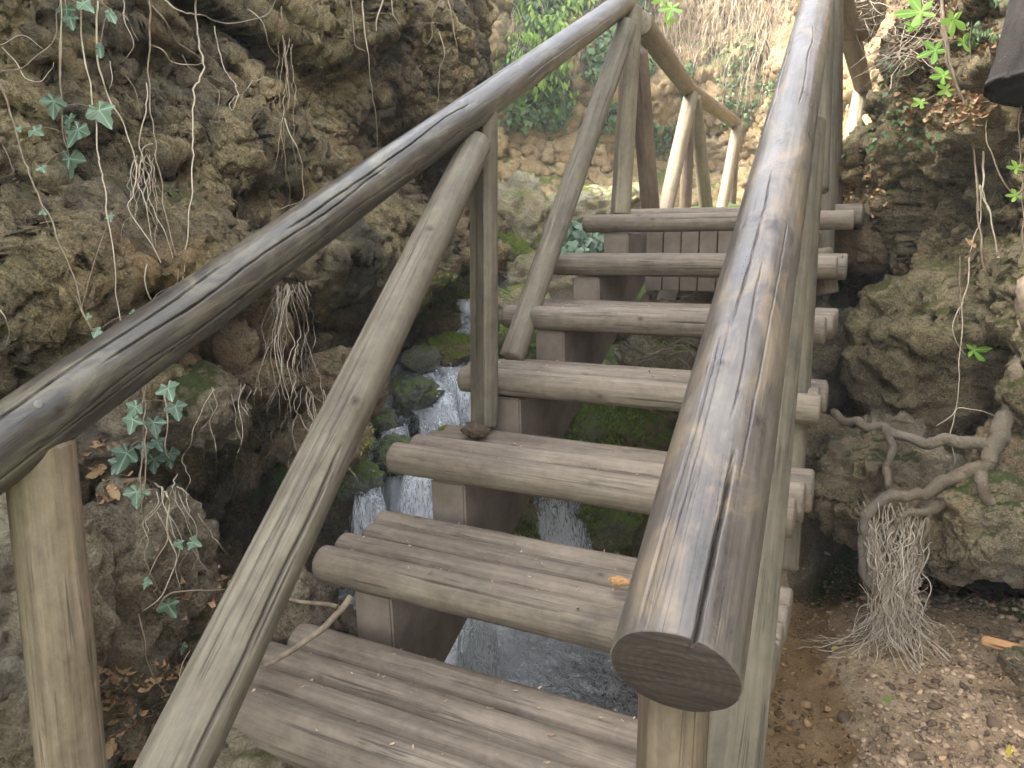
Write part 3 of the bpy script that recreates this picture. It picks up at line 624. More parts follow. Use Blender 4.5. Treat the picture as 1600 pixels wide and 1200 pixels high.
# ------------------------------------------------------------------ round timber
def frame_z(a, b, roll=0):
    d = (b-a).normalized(); q = d.to_track_quat('Z', 'Y')
    return Matrix.Translation(a) @ q.to_matrix().to_4x4() @ Matrix.Rotation(roll, 4, 'Z')
def timber(name, a, b, r0, r1, mat, parent, seed=0, nt=72, nz=60, cracks=(), knots=(), half=None, roll=0, endmat='end_pale',
           lump=.04, label=None, bow=0., chamfer=.006, auto=3, gr=.0006):
    a, b = V(a), V(b); L = (b-a).length
    Mx = frame_z(a, b, roll); rng = random.Random(seed)
    cap = min(r0, .03)
    zz = np.linspace(0, L, nz); th = np.linspace(0, 2*np.pi, nt, endpoint=False)
    ZZ, T = np.meshgrid(zz, th, indexing='ij')
    rr = r0 + (r1-r0)*ZZ/L
    p = np.stack([np.cos(T)*3, np.sin(T)*3, ZZ*2.2], -1).reshape(-1,3) + seed*5.3
    rad = rr*(1 + lump*fbm(p*np.array([.5,.5,1.]), 3, seed).reshape(T.shape))
    pg = np.stack([np.cos(T)*rr/.0045, np.sin(T)*rr/.0045, ZZ*5], -1).reshape(-1,3)*.45 + seed*3.1
    rad += (fbm(pg, 2, seed+5)*gr).reshape(T.shape)
    ck = list(cracks); dk = np.zeros_like(rad)
    for i in range(auto):
        z0 = rng.uniform(0, L*.8); ck.append((rng.uniform(0, 2*np.pi), z0, z0+rng.uniform(.15, .6)*max(.5, L*.6), rng.uniform(.0014, .003), rng.uniform(.003, .009), rng.uniform(.02,.1)))
    for (t0, z0, z1, w, dp, wd) in ck:
        tc = t0 + wd*perlin(np.stack([zz*4+seed, zz*0+t0*3, zz*0], -1), 3)*2 + .25*wd*perlin(np.stack([zz*30+seed, zz*0+t0*3, zz*0], -1), 4)
        env = np.clip(np.minimum((zz-z0)/.06, (z1-zz)/.06), 0, 1)*(.6+.6*np.abs(perlin(np.stack([zz*9, zz*0+t0, zz*0], -1), 6)))
        da = np.abs((T - tc[:,None] + np.pi) % (2*np.pi) - np.pi)*rr
        ww = np.maximum(w, 1.05*np.pi*r0/nt)
        rad -= (dp*(w/ww)**.3)*np.clip(1-da/ww, 0, 1)*env[:, None]
        dk = np.maximum(dk, np.clip(1.25-da/ww, 0, 1)*env[:, None])
    for (t0, z0, kr, h) in knots:
        da = ((T - t0 + np.pi) % (2*np.pi) - np.pi)*rr; dz = ZZ - z0; q = np.sqrt(da**2 + (dz*.8)**2)/kr
        rad += h*np.exp(-(q*.8)**2)*.8 + np.clip(1-q/2.2, 0, 1)*h*.35*np.cos(q*8) - h*.9*np.exp(-(q*3.2)**2)
        dk = np.maximum(dk, np.clip(.95*np.exp(-(q*2.2)**2) + .35*np.clip(1-q/1.8, 0, 1)*(.5+.5*np.cos(q*11)), 0, 1))
    x, y = np.cos(T)*rad, np.sin(T)*rad
    if half is not None:                # sawn flat on one side
        fl = -half*rr; wob = .0012*perlin(np.stack([x.ravel()*40, ZZ.ravel()*9, x.ravel()*0], -1), 2).reshape(T.shape)
        y = np.where(y < fl, fl + wob, y)
    if bow: x = x + bow*np.sin(np.pi*ZZ/L)
    P = np.stack([x, y, ZZ], -1)
    # chamfered caps
    def capring(P0, z, s, dz): q = P0.copy(); q[:, :2] *= s; q[:, 2] = z+dz; return q
    rings = [capring(P[0], 0, .0, .0)*0 + [0,0,0], capring(P[0], 0, .45, .0), capring(P[0], 0, 1-chamfer/r0, 0)]
    Pc = P.copy(); Pc[0, :, 2] = min(chamfer, L/20); Pc[-1, :, 2] = L - min(chamfer, L/20)
    top = [capring(P[-1], L, 1-chamfer/r1, 0), capring(P[-1], L, .45, 0), capring(P[-1], L, 0, 0)]
    for ring in rings[1:2]+top[1:2]: ring[:, 2] += .001*perlin(ring*90+seed, 3)
    allr = np.concatenate([np.array(rings), Pc, np.array(top)], 0)
    n = allr.shape[0]; q = grid_quads(n, nt, True)
    mi = np.zeros((n-1, nt), np.int32); mi[:2] = 1; mi[-2:] = 1
    me = mesh_np(name, allr.reshape(-1,3), q, midx=None)
    dka = np.zeros((n, nt), np.float32); dka[3:3+nz] = dk; at_ = me.attributes.new('dark', 'FLOAT', 'POINT')
    if len(at_.data) == n*nt: at_.data.foreach_set('value', dka.ravel())
    if len(me.polygons) == len(q): me.polygons.foreach_set('material_index', mi.ravel())
    o = link(name, me, [M[mat], M[endmat]], label=label)
    o.matrix_world = Mx
    if parent is not None: o.parent = parent; o.matrix_parent_inverse = Matrix.Translation(-parent.location)
    return o
def prism(name, pts, x0, x1, mat, parent, bev=.004, seed=0):
    import bmesh
    bm = bmesh.new(); lo = [bm.verts.new((x0, y, z)) for y, z in pts]; hi = [bm.verts.new((x1, y, z)) for y, z in pts]
    bm.faces.new(lo); bm.faces.new(hi[::-1]); n = len(pts)
    for i in range(n): bm.faces.new((lo[i], hi[i], hi[(i+1)%n], lo[(i+1)%n])[::-1])
    bmesh.ops.recalc_face_normals(bm, faces=bm.faces)
    if bev: bmesh.ops.bevel(bm, geom=list(bm.edges), offset=bev, segments=2, affect='EDGES')
    me = bpy.data.meshes.new(name); bm.to_mesh(me); bm.free()
    o = link(name, me, M[mat]); child(o, parent); return o

XL, XR = -1.265, -.135
def step_y(i): return 1.045 + .3735*(i-1)
def step_z(i): return .455 + .186*(i-1)
stairs = empty('log_staircase', (-.7, 1.0, 0), 'steep open staircase of round weathered logs climbing over the stream between two handrails', 'staircase')
rng = random.Random(5)
LR = .0475
log_tops = []
for i in range(0, 8):
    nl = 4 if i < 7 else 1
    for j in range(nl):
        r = LR*rng.uniform(.93, 1.08); yy = step_y(i) + j*.0945; zz = step_z(i) - (LR-r) + rng.uniform(-.004, .004)
        if i == 1 and j == 0: r = .056
        if i >= 4: r *= .90
        a = (XL + rng.uniform(-.02, .02) + (.0 if j else .0), yy + rng.uniform(-.004, .004), zz); b = (XR + rng.uniform(-.015, .02), yy + rng.uniform(-.006, .006), zz + rng.uniform(-.004, .004))
        timber('tread_log', a, b, r, r*rng.uniform(.94, 1.04), 'log', stairs, seed=100+i*7+j, nt=96, nz=70, auto=5, roll=rng.uniform(0, 6),
               knots=[(rng.uniform(0, 6.28), rng.uniform(.1, 1), rng.uniform(.008, .014), .002) for _ in range(3)], lump=.035, chamfer=.005)
        log_tops.append((i, j, yy, zz, r))
# saw-tooth stringers: one sloping beam and a support block under every tread
for (x0, x1) in ((-1.153, -1.045), (-.365, -.255)):
    yb0, yb1 = .2, 3.75
    def zl(y): return .255 + .53*(y-1.64)
    def zt(y): return .642 - .055 - .17 + .498*(y-1.43)
    prism('stringer', [(yb0, zl(yb0)), (yb1, zl(yb1)), (yb1, zt(yb1)), (yb0, zt(yb0))], x0, x1, 'stringer', stairs)
    for i in range(1, 8):
        y0 = step_y(i)+.012; y1 = step_y(i)+.345; ztop = step_z(i)-LR-.002
        prism('support_block', [(y0, zt(y0)-.07), (y1, zt(y1)-.07), (y1, ztop), (y0-.012, ztop)], x0-.004, x1+.004, 'stringer', stairs, .006)
# riser planks and landing beyond the top tread
for k in range(8):
    x = -1.0 + k*.082
    prism('riser_plank', [(3.44, 1.26), (3.465, 1.26), (3.465, 1.545), (3.44, 1.545)], x, x+.076, 'stringer', stairs, .003)
prism('strut', [(3.20, .70), (3.34, .70), (4.25, 1.34), (4.25, 1.48)], -1.06, -.96, 'stringer', stairs)
landing = empty('timber_landing', (-.7, 3.7, 1.5), 'raised timber walkway that carries on level from the head of the stairs', 'walkway')
for k in range(46):
    y = 3.66 + k*.098
    timber('deck_log', (-1.27, y, 1.60), (-.10, y, 1.60), .046, .046, 'log', landing, seed=400+k, nt=16, nz=4, auto=0)
for x in (-1.1, -.3):
    prism('joist', [(3.5, 1.42), (8.1, 1.42), (8.1, 1.552), (3.5, 1.552)], x-.05, x+.05, 'stringer', landing)
for y in (4.6, 6.0, 7.8):
    for x in (-1.1, -.3):
        timber('pile', (x, y, tz(x, y)-.15), (x, y, 1.42), .05, .05, 'post_brown', landing, seed=int(y*10), nt=24, nz=8)

# ------------------------------------------------------------------ railings
lr = empty('left_railing', (-1.2, .7, .3), 'log handrail with posts and slanting braces on the left side of the stairs', 'railing')
a, b = W(-75,752,1.05), W(976,4,3.50)
d = b-a; a0 = a - d*.25
timber('handrail', a0, b + d*.012, .056, .051, 'rail', lr, seed=3, gr=.0002, nt=200, nz=420, auto=6, lump=.018, roll=0,
       knots=[(3.9,1.35,.022,.003),(3.6,2.1,.02,.003),(4.2,2.9,.018,.003),(4.4,.8,.018,.003),(3.2,1.7,.014,.002),(3.9,2.6,.012,.002),(3.4,3.2,.014,.002),(2.8,1.0,.01,.002)],
       cracks=[(2.05,.55,1.45,.0026,.014,.10),(2.2,1.6,2.5,.0026,.013,.12),(2.6,1.1,2.0,.0025,.008,.1),(1.6,2.4,3.2,.002,.009,.1),(3.3,.5,3.0,.0016,.005,.15)])
# nail head on the near part of the rail
nl_ = timber('bolt', W(60,632,1.058), W(60,632,1.09), .0065, .0065, 'steel', lr, seed=1, nt=24, nz=4, auto=0, lump=0, chamfer=.001, endmat='steel')
# bolt heads
for (q_, w_) in ((W(980,43,3.40), .007), (W(744,240,2.215), .006), (W(958,120,3.47), .006), (W(700,318,2.10), .005)):
    timber('bolt', q_+_fw*.004, q_+_fw*.03, w_, w_, 'steel', lr, seed=2, nt=20, nz=3, auto=0, lump=0, chamfer=.001, endmat='steel')
P1 = W(68,725,1.20); P2 = W(760,190,2.50); P3 = W(984,25,3.70)
rl = lambda y: a0 + (b-a0)*((y-a0[1])/(b[1]-a0[1]))
timber('post', (rl(.62)[0]-.012, .67, .1), rl(.68)-[0,0,.03], .052, .050, 'post', lr, seed=11, nt=120, nz=160, roll=1.0, auto=7, lump=.02,
       knots=[(5.2,.62,.014,.002)], cracks=[(5.1,.15,1.05,.003,.012,.10),(5.6,.3,.9,.0018,.006,.08),(4.4,.1,1.0,.0015,.006,.05)])
timber('post', (-1.125, 2.068, .88), rl(2.17)-[0,0,.025], .046, .047, 'brace', lr, seed=12, nt=96, nz=100, auto=6, half=.55, roll=2.2, lump=.02,
       knots=[(4.6,.35,.012,.003)], cracks=[(4.7,.2,.95,.003,.010,.08)])
timber('post', (W(966,338,3.56)), W(986,14,3.54), .058, .054, 'post_yellow', lr, seed=13, nt=96, nz=100, half=.5, auto=5, roll=2.0, lump=.02, cracks=[(5.0,.2,.95,.0035,.012,.08),(4.4,.1,.9,.002,.01,.05)])
timber('brace', W(252,1240,.98), W(744,226,2.27), .048, .047, 'brace', lr, seed=14, nt=110, nz=220, half=.45, roll=.6, auto=8, lump=.009,
       knots=[(1.3,1.3,.018,.003),(1.7,.7,.016,.003)], cracks=[(1.0,.1,.9,.002,.008,.06),(.5,.15,1.2,.0035,.012,.05),(2.0,.0,.6,.004,.012,.1)])
timber('brace', W(798,562,2.72), W(980,40,3.44), .046, .046, 'brace', lr, seed=15, nt=96, nz=120, half=.5, roll=1.2, auto=6, lump=.02, knots=[(1.6,.6,.014,.003),(1.8,1.0,.012,.003)])
P4 = W(1076,142,5.7); P5 = W(1148,196,7.3)
timber('handrail', W(1001,36,3.62), W(1076,140,5.72), .058, .057, 'rail_far', lr, seed=16, nt=64, nz=90, auto=5, lump=.02)
timber('handrail', W(1074,138,5.66), W(1150,193,7.35), .058, .056, 'rail_far', lr, seed=17, nt=64, nz=60, auto=4, lump=.02)
def far_members(p, z0, mats, parent, w=.052, dn=.62, s=0, back=True, fwd=True):
    timber('post', (p[0], p[1], z0), (p[0], p[1], p[2]-.02), w, w, mats[1], parent, seed=s, nt=40, nz=40, half=.6, roll=1.9)
    if back: timber('brace', (p[0]+.03, p[1]-dn, z0), (p[0]+.03, p[1]-.04, p[2]-.04), w*1.0, w, mats[0], parent, seed=s+1, nt=48, nz=50, lump=.05)
    if fwd: timber('brace', (p[0]+.05, p[1]+dn, z0), (p[0]+.03, p[1]+.05, p[2]-.04), w, w, mats[2], parent, seed=s+2, nt=40, nz=40)
timber('brace', W(1018,350,4.25), W(996,80,3.72), .052, .050, 'post_brown', lr, seed=60, nt=48, nz=60)
far_members(P4, 1.6, ('post_yellow','post_brown','post_yellow'), lr, .055, .75, 61)
far_members(P5, 1.6, ('post_yellow','post_brown','post_brown'), lr, .052, .75, 71, fwd=False)

rr = empty('right_railing', (-.2, .7, .3), 'thick worn handrail with its sawn end close to the camera, right of the stairs', 'railing')
e0, e1 = W(1053,1052,.70), W(1283,-30,3.12)
timber('handrail', e0, e1, .0625, .0585, 'rail_near', rr, seed=21, gr=.00018, nt=260, nz=520, auto=6, lump=.025, endmat='end', chamfer=.0015,
       knots=[(1.9,.83,.034,.003),(1.35,.86,.02,.003),(1.35,.42,.011,.003),(2.35,.33,.008,.001),(2.0,1.6,.012,.002),(1.5,1.25,.010,.002),(1.2,2.2,.014,.002)],
       cracks=[(1.95,-.15,.26,.0032,.024,.06),(1.75,.30,.72,.0014,.007,.06),(1.3,.1,.6,.0011,.005,.03),(2.2,.2,.9,.0011,.005,.04),(1.45,.5,1.1,.002,.007,.08),(1.9,1.5,2.3,.002,.008,.1),(1.1,.0,.5,.002,.006,.06)])
# members on the outer side of the near rail
R1 = W(1040,1200,.80)
timber('post', (R1[0]-.005, R1[1]+.02, .0), (R1[0]-.005, R1[1]+.02, 1.05), .045, .045, 'post_brown', rr, seed=22, nt=90, nz=90, half=.6, roll=2.0)
timber('brace', W(1120,1330,.92), W(1262,205,2.32), .051, .044, 'post_green', rr, seed=23, nt=110, nz=240, half=.45, roll=-.9, auto=8, lump=.02, knots=[(1.3,.9,.016,.003)])
timber('post', W(1222,890,2.05), W(1268,190,2.30), .043, .043, 'post_green', rr, seed=24, nt=70, nz=90, half=.5)
timber('post', W(1284,395,3.25), W(1297,-60,3.3), .050, .048, 'post_green', rr, seed=25, nt=70, nz=90, half=.5)
timber('brace', W(1276,300,3.0), W(1288,-20,3.2), .045, .045, 'post_green', rr, seed=26, nt=70, nz=60, half=.5)
timber('brace', W(1300,330,3.9), W(1300,-30,3.4), .05, .048, 'post_brown', rr, seed=27, nt=48, nz=60)
timber('handrail', W(1300,-55,3.35), W(1349,138,5.45), .058, .058, 'rail_far', rr, seed=28, nt=64, nz=90, lump=.02)
timber('post', (W(1343,330,5.5)), W(1346,140,5.5), .052, .050, 'post_brown', rr, seed=29, nt=40, nz=40)
timber('brace', W(1314,318,4.85), W(1346,140,5.45), .062, .056, 'post_yellow', rr, seed=30, nt=64, nz=60, lump=.07)
timber('brace', W(1330,700,3.3)*0+W(1290,460,3.0), W(1280,390,3.0), .05, .05, 'post_yellow', rr, seed=31, nt=32, nz=10)

# ------------------------------------------------------------------ water
def set_attr(me, name, arr):
    at = me.attributes.new(name, 'FLOAT', 'POINT'); at.data.foreach_set('value', np.ascontiguousarray(arr, np.float32).ravel())
# turbulent pool under the stairs and calm shallows on the right
px_ = np.arange(-2.6, 1.9, .012); py_ = np.arange(.3, 3.9, .012)
X, Y = np.meshgrid(px_, py_, indexing='ij'); p = np.stack([X, Y, X*0], -1).reshape(-1,3)
tur = sstep(-.15, -.55, X)
h = (fbm(p*9, 4, 70)*.012).reshape(X.shape)*tur + (fbm(p*25, 2, 75)*.006).reshape(X.shape)*tur + (perlin(p*3, 76)*.001).reshape(X.shape)
dd = np.minimum(np.hypot((X+1.22)/1.0, (Y-2.15)/1.0), np.hypot(X+1.15, Y-2.7)*.8)
foam = np.clip(1.10 - dd*.8, 0.50, 1)*tur  # raised foam floor also paints sparkle over the turbulent water
Hs = np.stack([X, Y, h + .025*foam*(ridged(p*14, 3, 80)).reshape(X.shape)*tur], -1)
q = grid_quads(*X.shape); qi = (X[:-1,:-1] > -.36).ravel()
me = mesh_np('pool_water', Hs.reshape(-1,3), q); set_attr(me, 'foam', foam)
me.polygons.foreach_set('material_index', qi.astype(np.int32))
link('pool_water', me, [M['pool'], M['pool_calm']], kind='structure')
# water film that runs over the stepped rock
wx = np.arange(-2.75, -1.45, .011); wy = np.arange(2.35, 6.0, .011)
X, Y = np.meshgrid(wx, wy, indexing='ij')
cyx = np.interp(Y, [2.3,2.7,3.2,4.0,4.5,5.5], [-1.80,-1.86,-1.96,-2.25,-2.50,-2.62]); hw = np.interp(Y, [2.3,2.8,3.3,4.0,4.4,4.8,6], [.56,.60,.50,.34,.28,.18,.18])
Zt = np.interp(X.ravel()*0, [0,1],[0,0]).reshape(X.shape)
gi = (X+5.2)/.02; gj = (Y+.6)/.024; i0 = gi.astype(int); j0 = gj.astype(int); fi = gi-i0; fj = gj-j0
TZ = TP[..., 2]
K = 2; TZs = TZ.copy()
for _ in range(8): TZs[1:-1,1:-1] = (TZs[1:-1,1:-1]*2+TZs[2:,1:-1]+TZs[:-2,1:-1]+TZs[1:-1,2:]+TZs[1:-1,:-2])/6
Zt = TZs[i0,j0]*(1-fi)*(1-fj)+TZs[i0+1,j0]*fi*(1-fj)+TZs[i0,j0+1]*(1-fi)*fj+TZs[i0+1,j0+1]*fi*fj
inside = sstep(1.15, .75, np.abs(X-cyx)/hw)
p = np.stack([X, Y, Zt], -1).reshape(-1,3)
h = Zt + .034 - (1-inside)*.10 - .06*sstep(.20, .05, Zt) + (fbm(p*np.array([26,12,12]), 3, 90)*.026).reshape(X.shape) + (fbm(p*60, 2, 95)*.004).reshape(X.shape)
core = np.clip(1-np.abs(X-cyx - .06*np.sin(Y*5))/(hw*.6), 0, 1)
gy = np.abs(np.gradient(Zt, axis=1))/.011
foam = np.clip(.46 + .36*core + .10*np.clip(gy-.4, 0, 2) + .25*perlin(p*np.array([14,7,7]), 98).reshape(X.shape), 0, 1)
me = mesh_np('stream_water', np.stack([X, Y, h], -1).reshape(-1,3), grid_quads(*X.shape)); set_attr(me, 'foam', foam)
link('stream_water', me, M['film'], kind='structure')
# falls
def fall(name, a, b, bottom, out, seed, foamv, spread=.1, label=None):
    a, b = np.array(a), np.array(b); nu, nv = 90, 110
    u = np.linspace(0, 1, nu); v = np.linspace(0, 1, nv); U, Vv = np.meshgrid(u, v, indexing='ij')
    w = b-a; nrm = np.cross(w, [0,0,1]); nrm /= np.linalg.norm(nrm)
    if nrm @ (EYE-a) < 0: nrm = -nrm
    base = a + U[..., None]*w
    z = a[2] + U*(b[2]-a[2])
    # short approach over the lip and then a drop
    t = np.clip((Vv-.15)/.85, 0, 1)
    P = base + nrm*(out*(t**.6))[..., None] - nrm*(np.clip(.15-Vv, 0, 1)*1.2)[..., None]
    P[..., 2] = z + np.where(Vv < .15, .01, 0) - (z-bottom)*t**1.6
    P[..., 0] += (U-.5)*spread*t*np.sign(w[0]+1e-9)
    pq = np.stack([U*np.linalg.norm(w)*34, Vv*2.2, U*0+seed], -1).reshape(-1,3)
    P += nrm*((fbm(pq, 3, seed)*.022).reshape(U.shape)*(0.3+t))[..., None]
    me = mesh_np(name, P.reshape(-1,3), grid_quads(nu, nv)); set_attr(me, 'foam', np.clip(foamv + .25*t - .9*np.abs(U-.5)**3*8*.2 + .2*perlin(pq*np.array([.35,.6,1]), seed+3).reshape(U.shape), 0, 1))
    return link(name, me, M['fall'], kind='structure')
fall('waterfall', W(632,742,2.95), W(690,745,2.95), .02, .10, 201, .72)
fall('waterfall', W(832,768,2.96), W(912,768,3.0), -.02, .10, 202, .70, .06)
fall('waterfall', W(722,962,2.45), W(775,975,2.45), -.02, .08, 203, .66, .06)
fall('waterfall', W(690,585,3.75), W(742,585,3.8), .58, .08, 204, .62)
fall('waterfall', W(655,655,3.4), W(700,650,3.45), .50, .10, 205, .60)
fall('waterfall', W(712,470,4.75), W(745,470,4.8), .98, .10, 206, .72)
fall('waterfall', W(596,690,3.12), W(640,684,3.14), .36, .06, 207, .70)
fall('waterfall', W(672,612,3.62), W(700,606,3.64), .62, .07, 208, .74)
fall('waterfall', W(556,772,2.86), W(596,768,2.88), .22, .05, 209, .62)
# splashing drops
rs = np.random.RandomState(3)
vv, ff = ico(1); cos = []; fs = []; base = 0
for (c, s, n) in ((W(790,1000,2.45), (.22,.12,.05), 60), (W(690,820,2.8), (.06,.06,.05), 30), (W(712,640,3.5), (.08,.10,.12), 60), (W(890,850,2.9), (.09,.05,.04), 60), (W(650,700,3.15), (.14,.10,.05), 120), (W(700,590,3.8), (.08,.10,.05), 60)):
    for k in range(n):
        r = rs.uniform(.0015, .0035); q = vv*r*[1,1,rs.uniform(1,2)] + c + rs.normal(0, 1, 3)*s*.6
        cos.append(q); fs.append(ff+base); base += len(vv)
drop = simple('drop', (.8,.85,.9), (.9,.93,.95), 10, .15, 0, .8)
link('spray_drops', mesh_np('spray_drops', np.concatenate(cos), tris=np.concatenate(fs)), drop, kind='stuff', label='white droplets splashing where the falls land', cat='spray')

# ------------------------------------------------------------------ soil and chips on the treads
rs = np.random.RandomState(8)
soil_co = []; soil_q = []; base = 0; chip_seed = []
for (i, j, yy, zz, r) in log_tops:
    if i > 5 or i < 1: continue
    if j < 3:
        nu, nv = 150, 9
        xs = np.linspace(XL+.04, XR-.02, nu); vs = np.linspace(-.030, .030, nv)
        X, Vv = np.meshgrid(xs, vs, indexing='ij')
        p = np.stack([X*9, Vv*14, X*0+i*3.3+j], -1).reshape(-1,3)
        h = zz + r*.22 + (fbm(p, 4, 30)*.012).reshape(X.shape) - .010*sstep(.3, 1., np.abs((X-(XL+XR)/2)/(XR-XL)*2))*0
        P = np.stack([X, Vv + yy + .047, h], -1)
        soil_co.append(P.reshape(-1,3)); soil_q.append(grid_quads(nu, nv)+base); base += nu*nv
        for k in range(190 if i <= 2 else 90):
            chip_seed.append((rs.uniform(XL+.03, XR-.03), yy+.047+rs.normal(0, .014), zz+r*.36, i))
    for k in range(26 if i <= 2 else 12):
        dy = rs.normal(0, .022); chip_seed.append((rs.uniform(XL+.05, XR), yy+dy, zz+math.sqrt(max(r*r-dy*dy, 1e-5))+.001, i))
link('tread_soil', mesh_np('tread_soil', np.concatenate(soil_co), np.concatenate(soil_q)), M['soil'], kind='stuff', label='brown soil packed in the gaps between the tread logs', cat='soil')
def scatter_slivers(name, pts, mat, lmin, lmax, label, cat, seed, wr=(.2,.5), th=.12, curl=.3):
    rs = np.random.RandomState(seed); co = []; q = []; base = 0
    for P in pts:
        L = rs.uniform(lmin, lmax)*rs.uniform(.5, 1); w = L*rs.uniform(*wr); t = L*th*.5
        c = np.array([[-1,-.5,0],[-.2,-1,0],[1,-.3,0],[.9,.5,0],[0,1,0],[-.9,.6,0]])*[L/2, w/2, 1]
        c = c*rs.uniform(.8, 1.1, (6,1)); c[:,2] = (c[:,0]/L*2)**2*curl*L*.4
        top = c + [0,0,t]; v = np.concatenate([c, top])
        R = rot3(rs.normal(0,.35), rs.normal(0,.35), rs.uniform(0, 6.3)); v = v@R.T + np.asarray(P[:3]) + [0,0,t]
        co.append(v); q += [[base+6, base+7, base+10, base+11], [base+7, base+8, base+9, base+10]]
        q += [[base+k, base+(k+1)%6, base+6+(k+1)%6, base+6+k] for k in range(6)]; base += 12
    me = mesh_np(name, np.concatenate(co), q, smooth=False)
    return link(name, me, M[mat], kind='stuff', label=label, cat=cat)
scatter_slivers('wood_chips', chip_seed, 'chips', .006, .020, 'small bark chips and twigs lying on the stair treads', 'debris', 4)

# ------------------------------------------------------------------ casting onto the rock
bpy.context.view_layer.update()
_dg = bpy.context.evaluated_depsgraph_get()
def cast(px, py, default=3., back=.0, maxd=20.):
    o = V(EYE); dvec = V(W(px, py, 1)-EYE).normalized()
    start = o; 
    for _ in range(8):
        ok, loc, nrm, idx, ob, mx = SC.ray_cast(_dg, start, dvec)
        if not ok: return W(px, py, default), Vector((0,0,1)), None
        rootn = ob.name.split('.')[0]
        if rootn in ('left_cliff','right_cliff','earth_bank','boulder','stream_bed'):
            p = loc - dvec*back
            return np.array(p), nrm, ob
        start = loc + dvec*.01
    return W(px, py, default), Vector((0,0,1)), None

def tube(pts, radii, nt=8, closed_tip=True):
    pts = np.asarray(pts, float); n = len(pts)
    T = np.gradient(pts, axis=0); T /= (np.linalg.norm(T, axis=1, keepdims=True)+1e-9)
    ref = np.array([0.31,.22,.92]); co = []
    U = np.cross(T, ref); U /= (np.linalg.norm(U, axis=1, keepdims=True)+1e-9); Wv = np.cross(T, U)
    th = np.linspace(0, 2*np.pi, nt, endpoint=False)
    rad = np.asarray(radii)[:, None]*np.ones((1, nt))
    co = pts[:, None, :] + rad[..., None]*(np.cos(th)[None,:,None]*U[:,None,:] + np.sin(th)[None,:,None]*Wv[:,None,:])
    return co.reshape(-1,3), grid_quads(n, nt, True)
def catmull(P, per=8):
    P = np.asarray(P, float); P = np.vstack([2*P[0]-P[1], P, 2*P[-1]-P[-2]]); out = []
    for i in range(1, len(P)-2):
        for t in np.linspace(0, 1, per, endpoint=False):
            out.append(.5*((2*P[i]) + (-P[i-1]+P[i+1])*t + (2*P[i-1]-5*P[i]+4*P[i+1]-P[i+2])*t*t + (-P[i-1]+3*P[i]-3*P[i+1]+P[i+2])*t**3))
    out.append(P[-2]); return np.array(out)
def root_path(pix, back=.02, wob=.004, seed=0, depth=None, hang=True):
    pts = []; ds = []
    for k, q in enumerate(pix):
        if depth is not None: dpt = depth[k] if hasattr(depth, '__len__') else depth
        else:
            c, _, _ = cast(q[0], q[1], 2.8); dpt = float((c-EYE)@_fw) - back
        ds.append(dpt)
    ds = np.array(ds)
    if depth is None and len(ds) > 2:
        m = ds.copy()
        for k in range(len(ds)): m[k] = min(ds[max(0,k-1):k+2])
        ds = .7*m + .3*np.convolve(np.pad(m, 1, mode='edge'), [1/3]*3, 'valid')
        ds = np.minimum(ds, m+.01)
    pts = np.array([W(q[0], q[1], dd_) for q, dd_ in zip(pix, ds)])
    c = catmull(pts, 7)
    s = np.stack([perlin(c*14+seed, 1), perlin(c*14+seed, 2), perlin(c*14+seed, 3)], -1)*wob*2.2
    return c + s
def hair(name, pix, w, mat, label, cat='root', group=None, back=.02, wob=.004, seed=0, depth=None, taper=.35, nt=7, parent=None):
    c = root_path(pix, back, wob, seed, depth); n = len(c)
    d0 = float((c[0]-EYE)@_fw); r = .74*w*d0/F/2
    rad = r*np.linspace(1, taper, n)*(1+.28*perlin(c*26+seed, 7)+.25*np.clip(perlin(c*9+seed, 8)-.2,0,1))
    co, q = tube(c, rad, nt)
    me = mesh_np(name, co, q)
    o = link(name, me, M[mat], label=label, cat=cat, group=group)
    return o

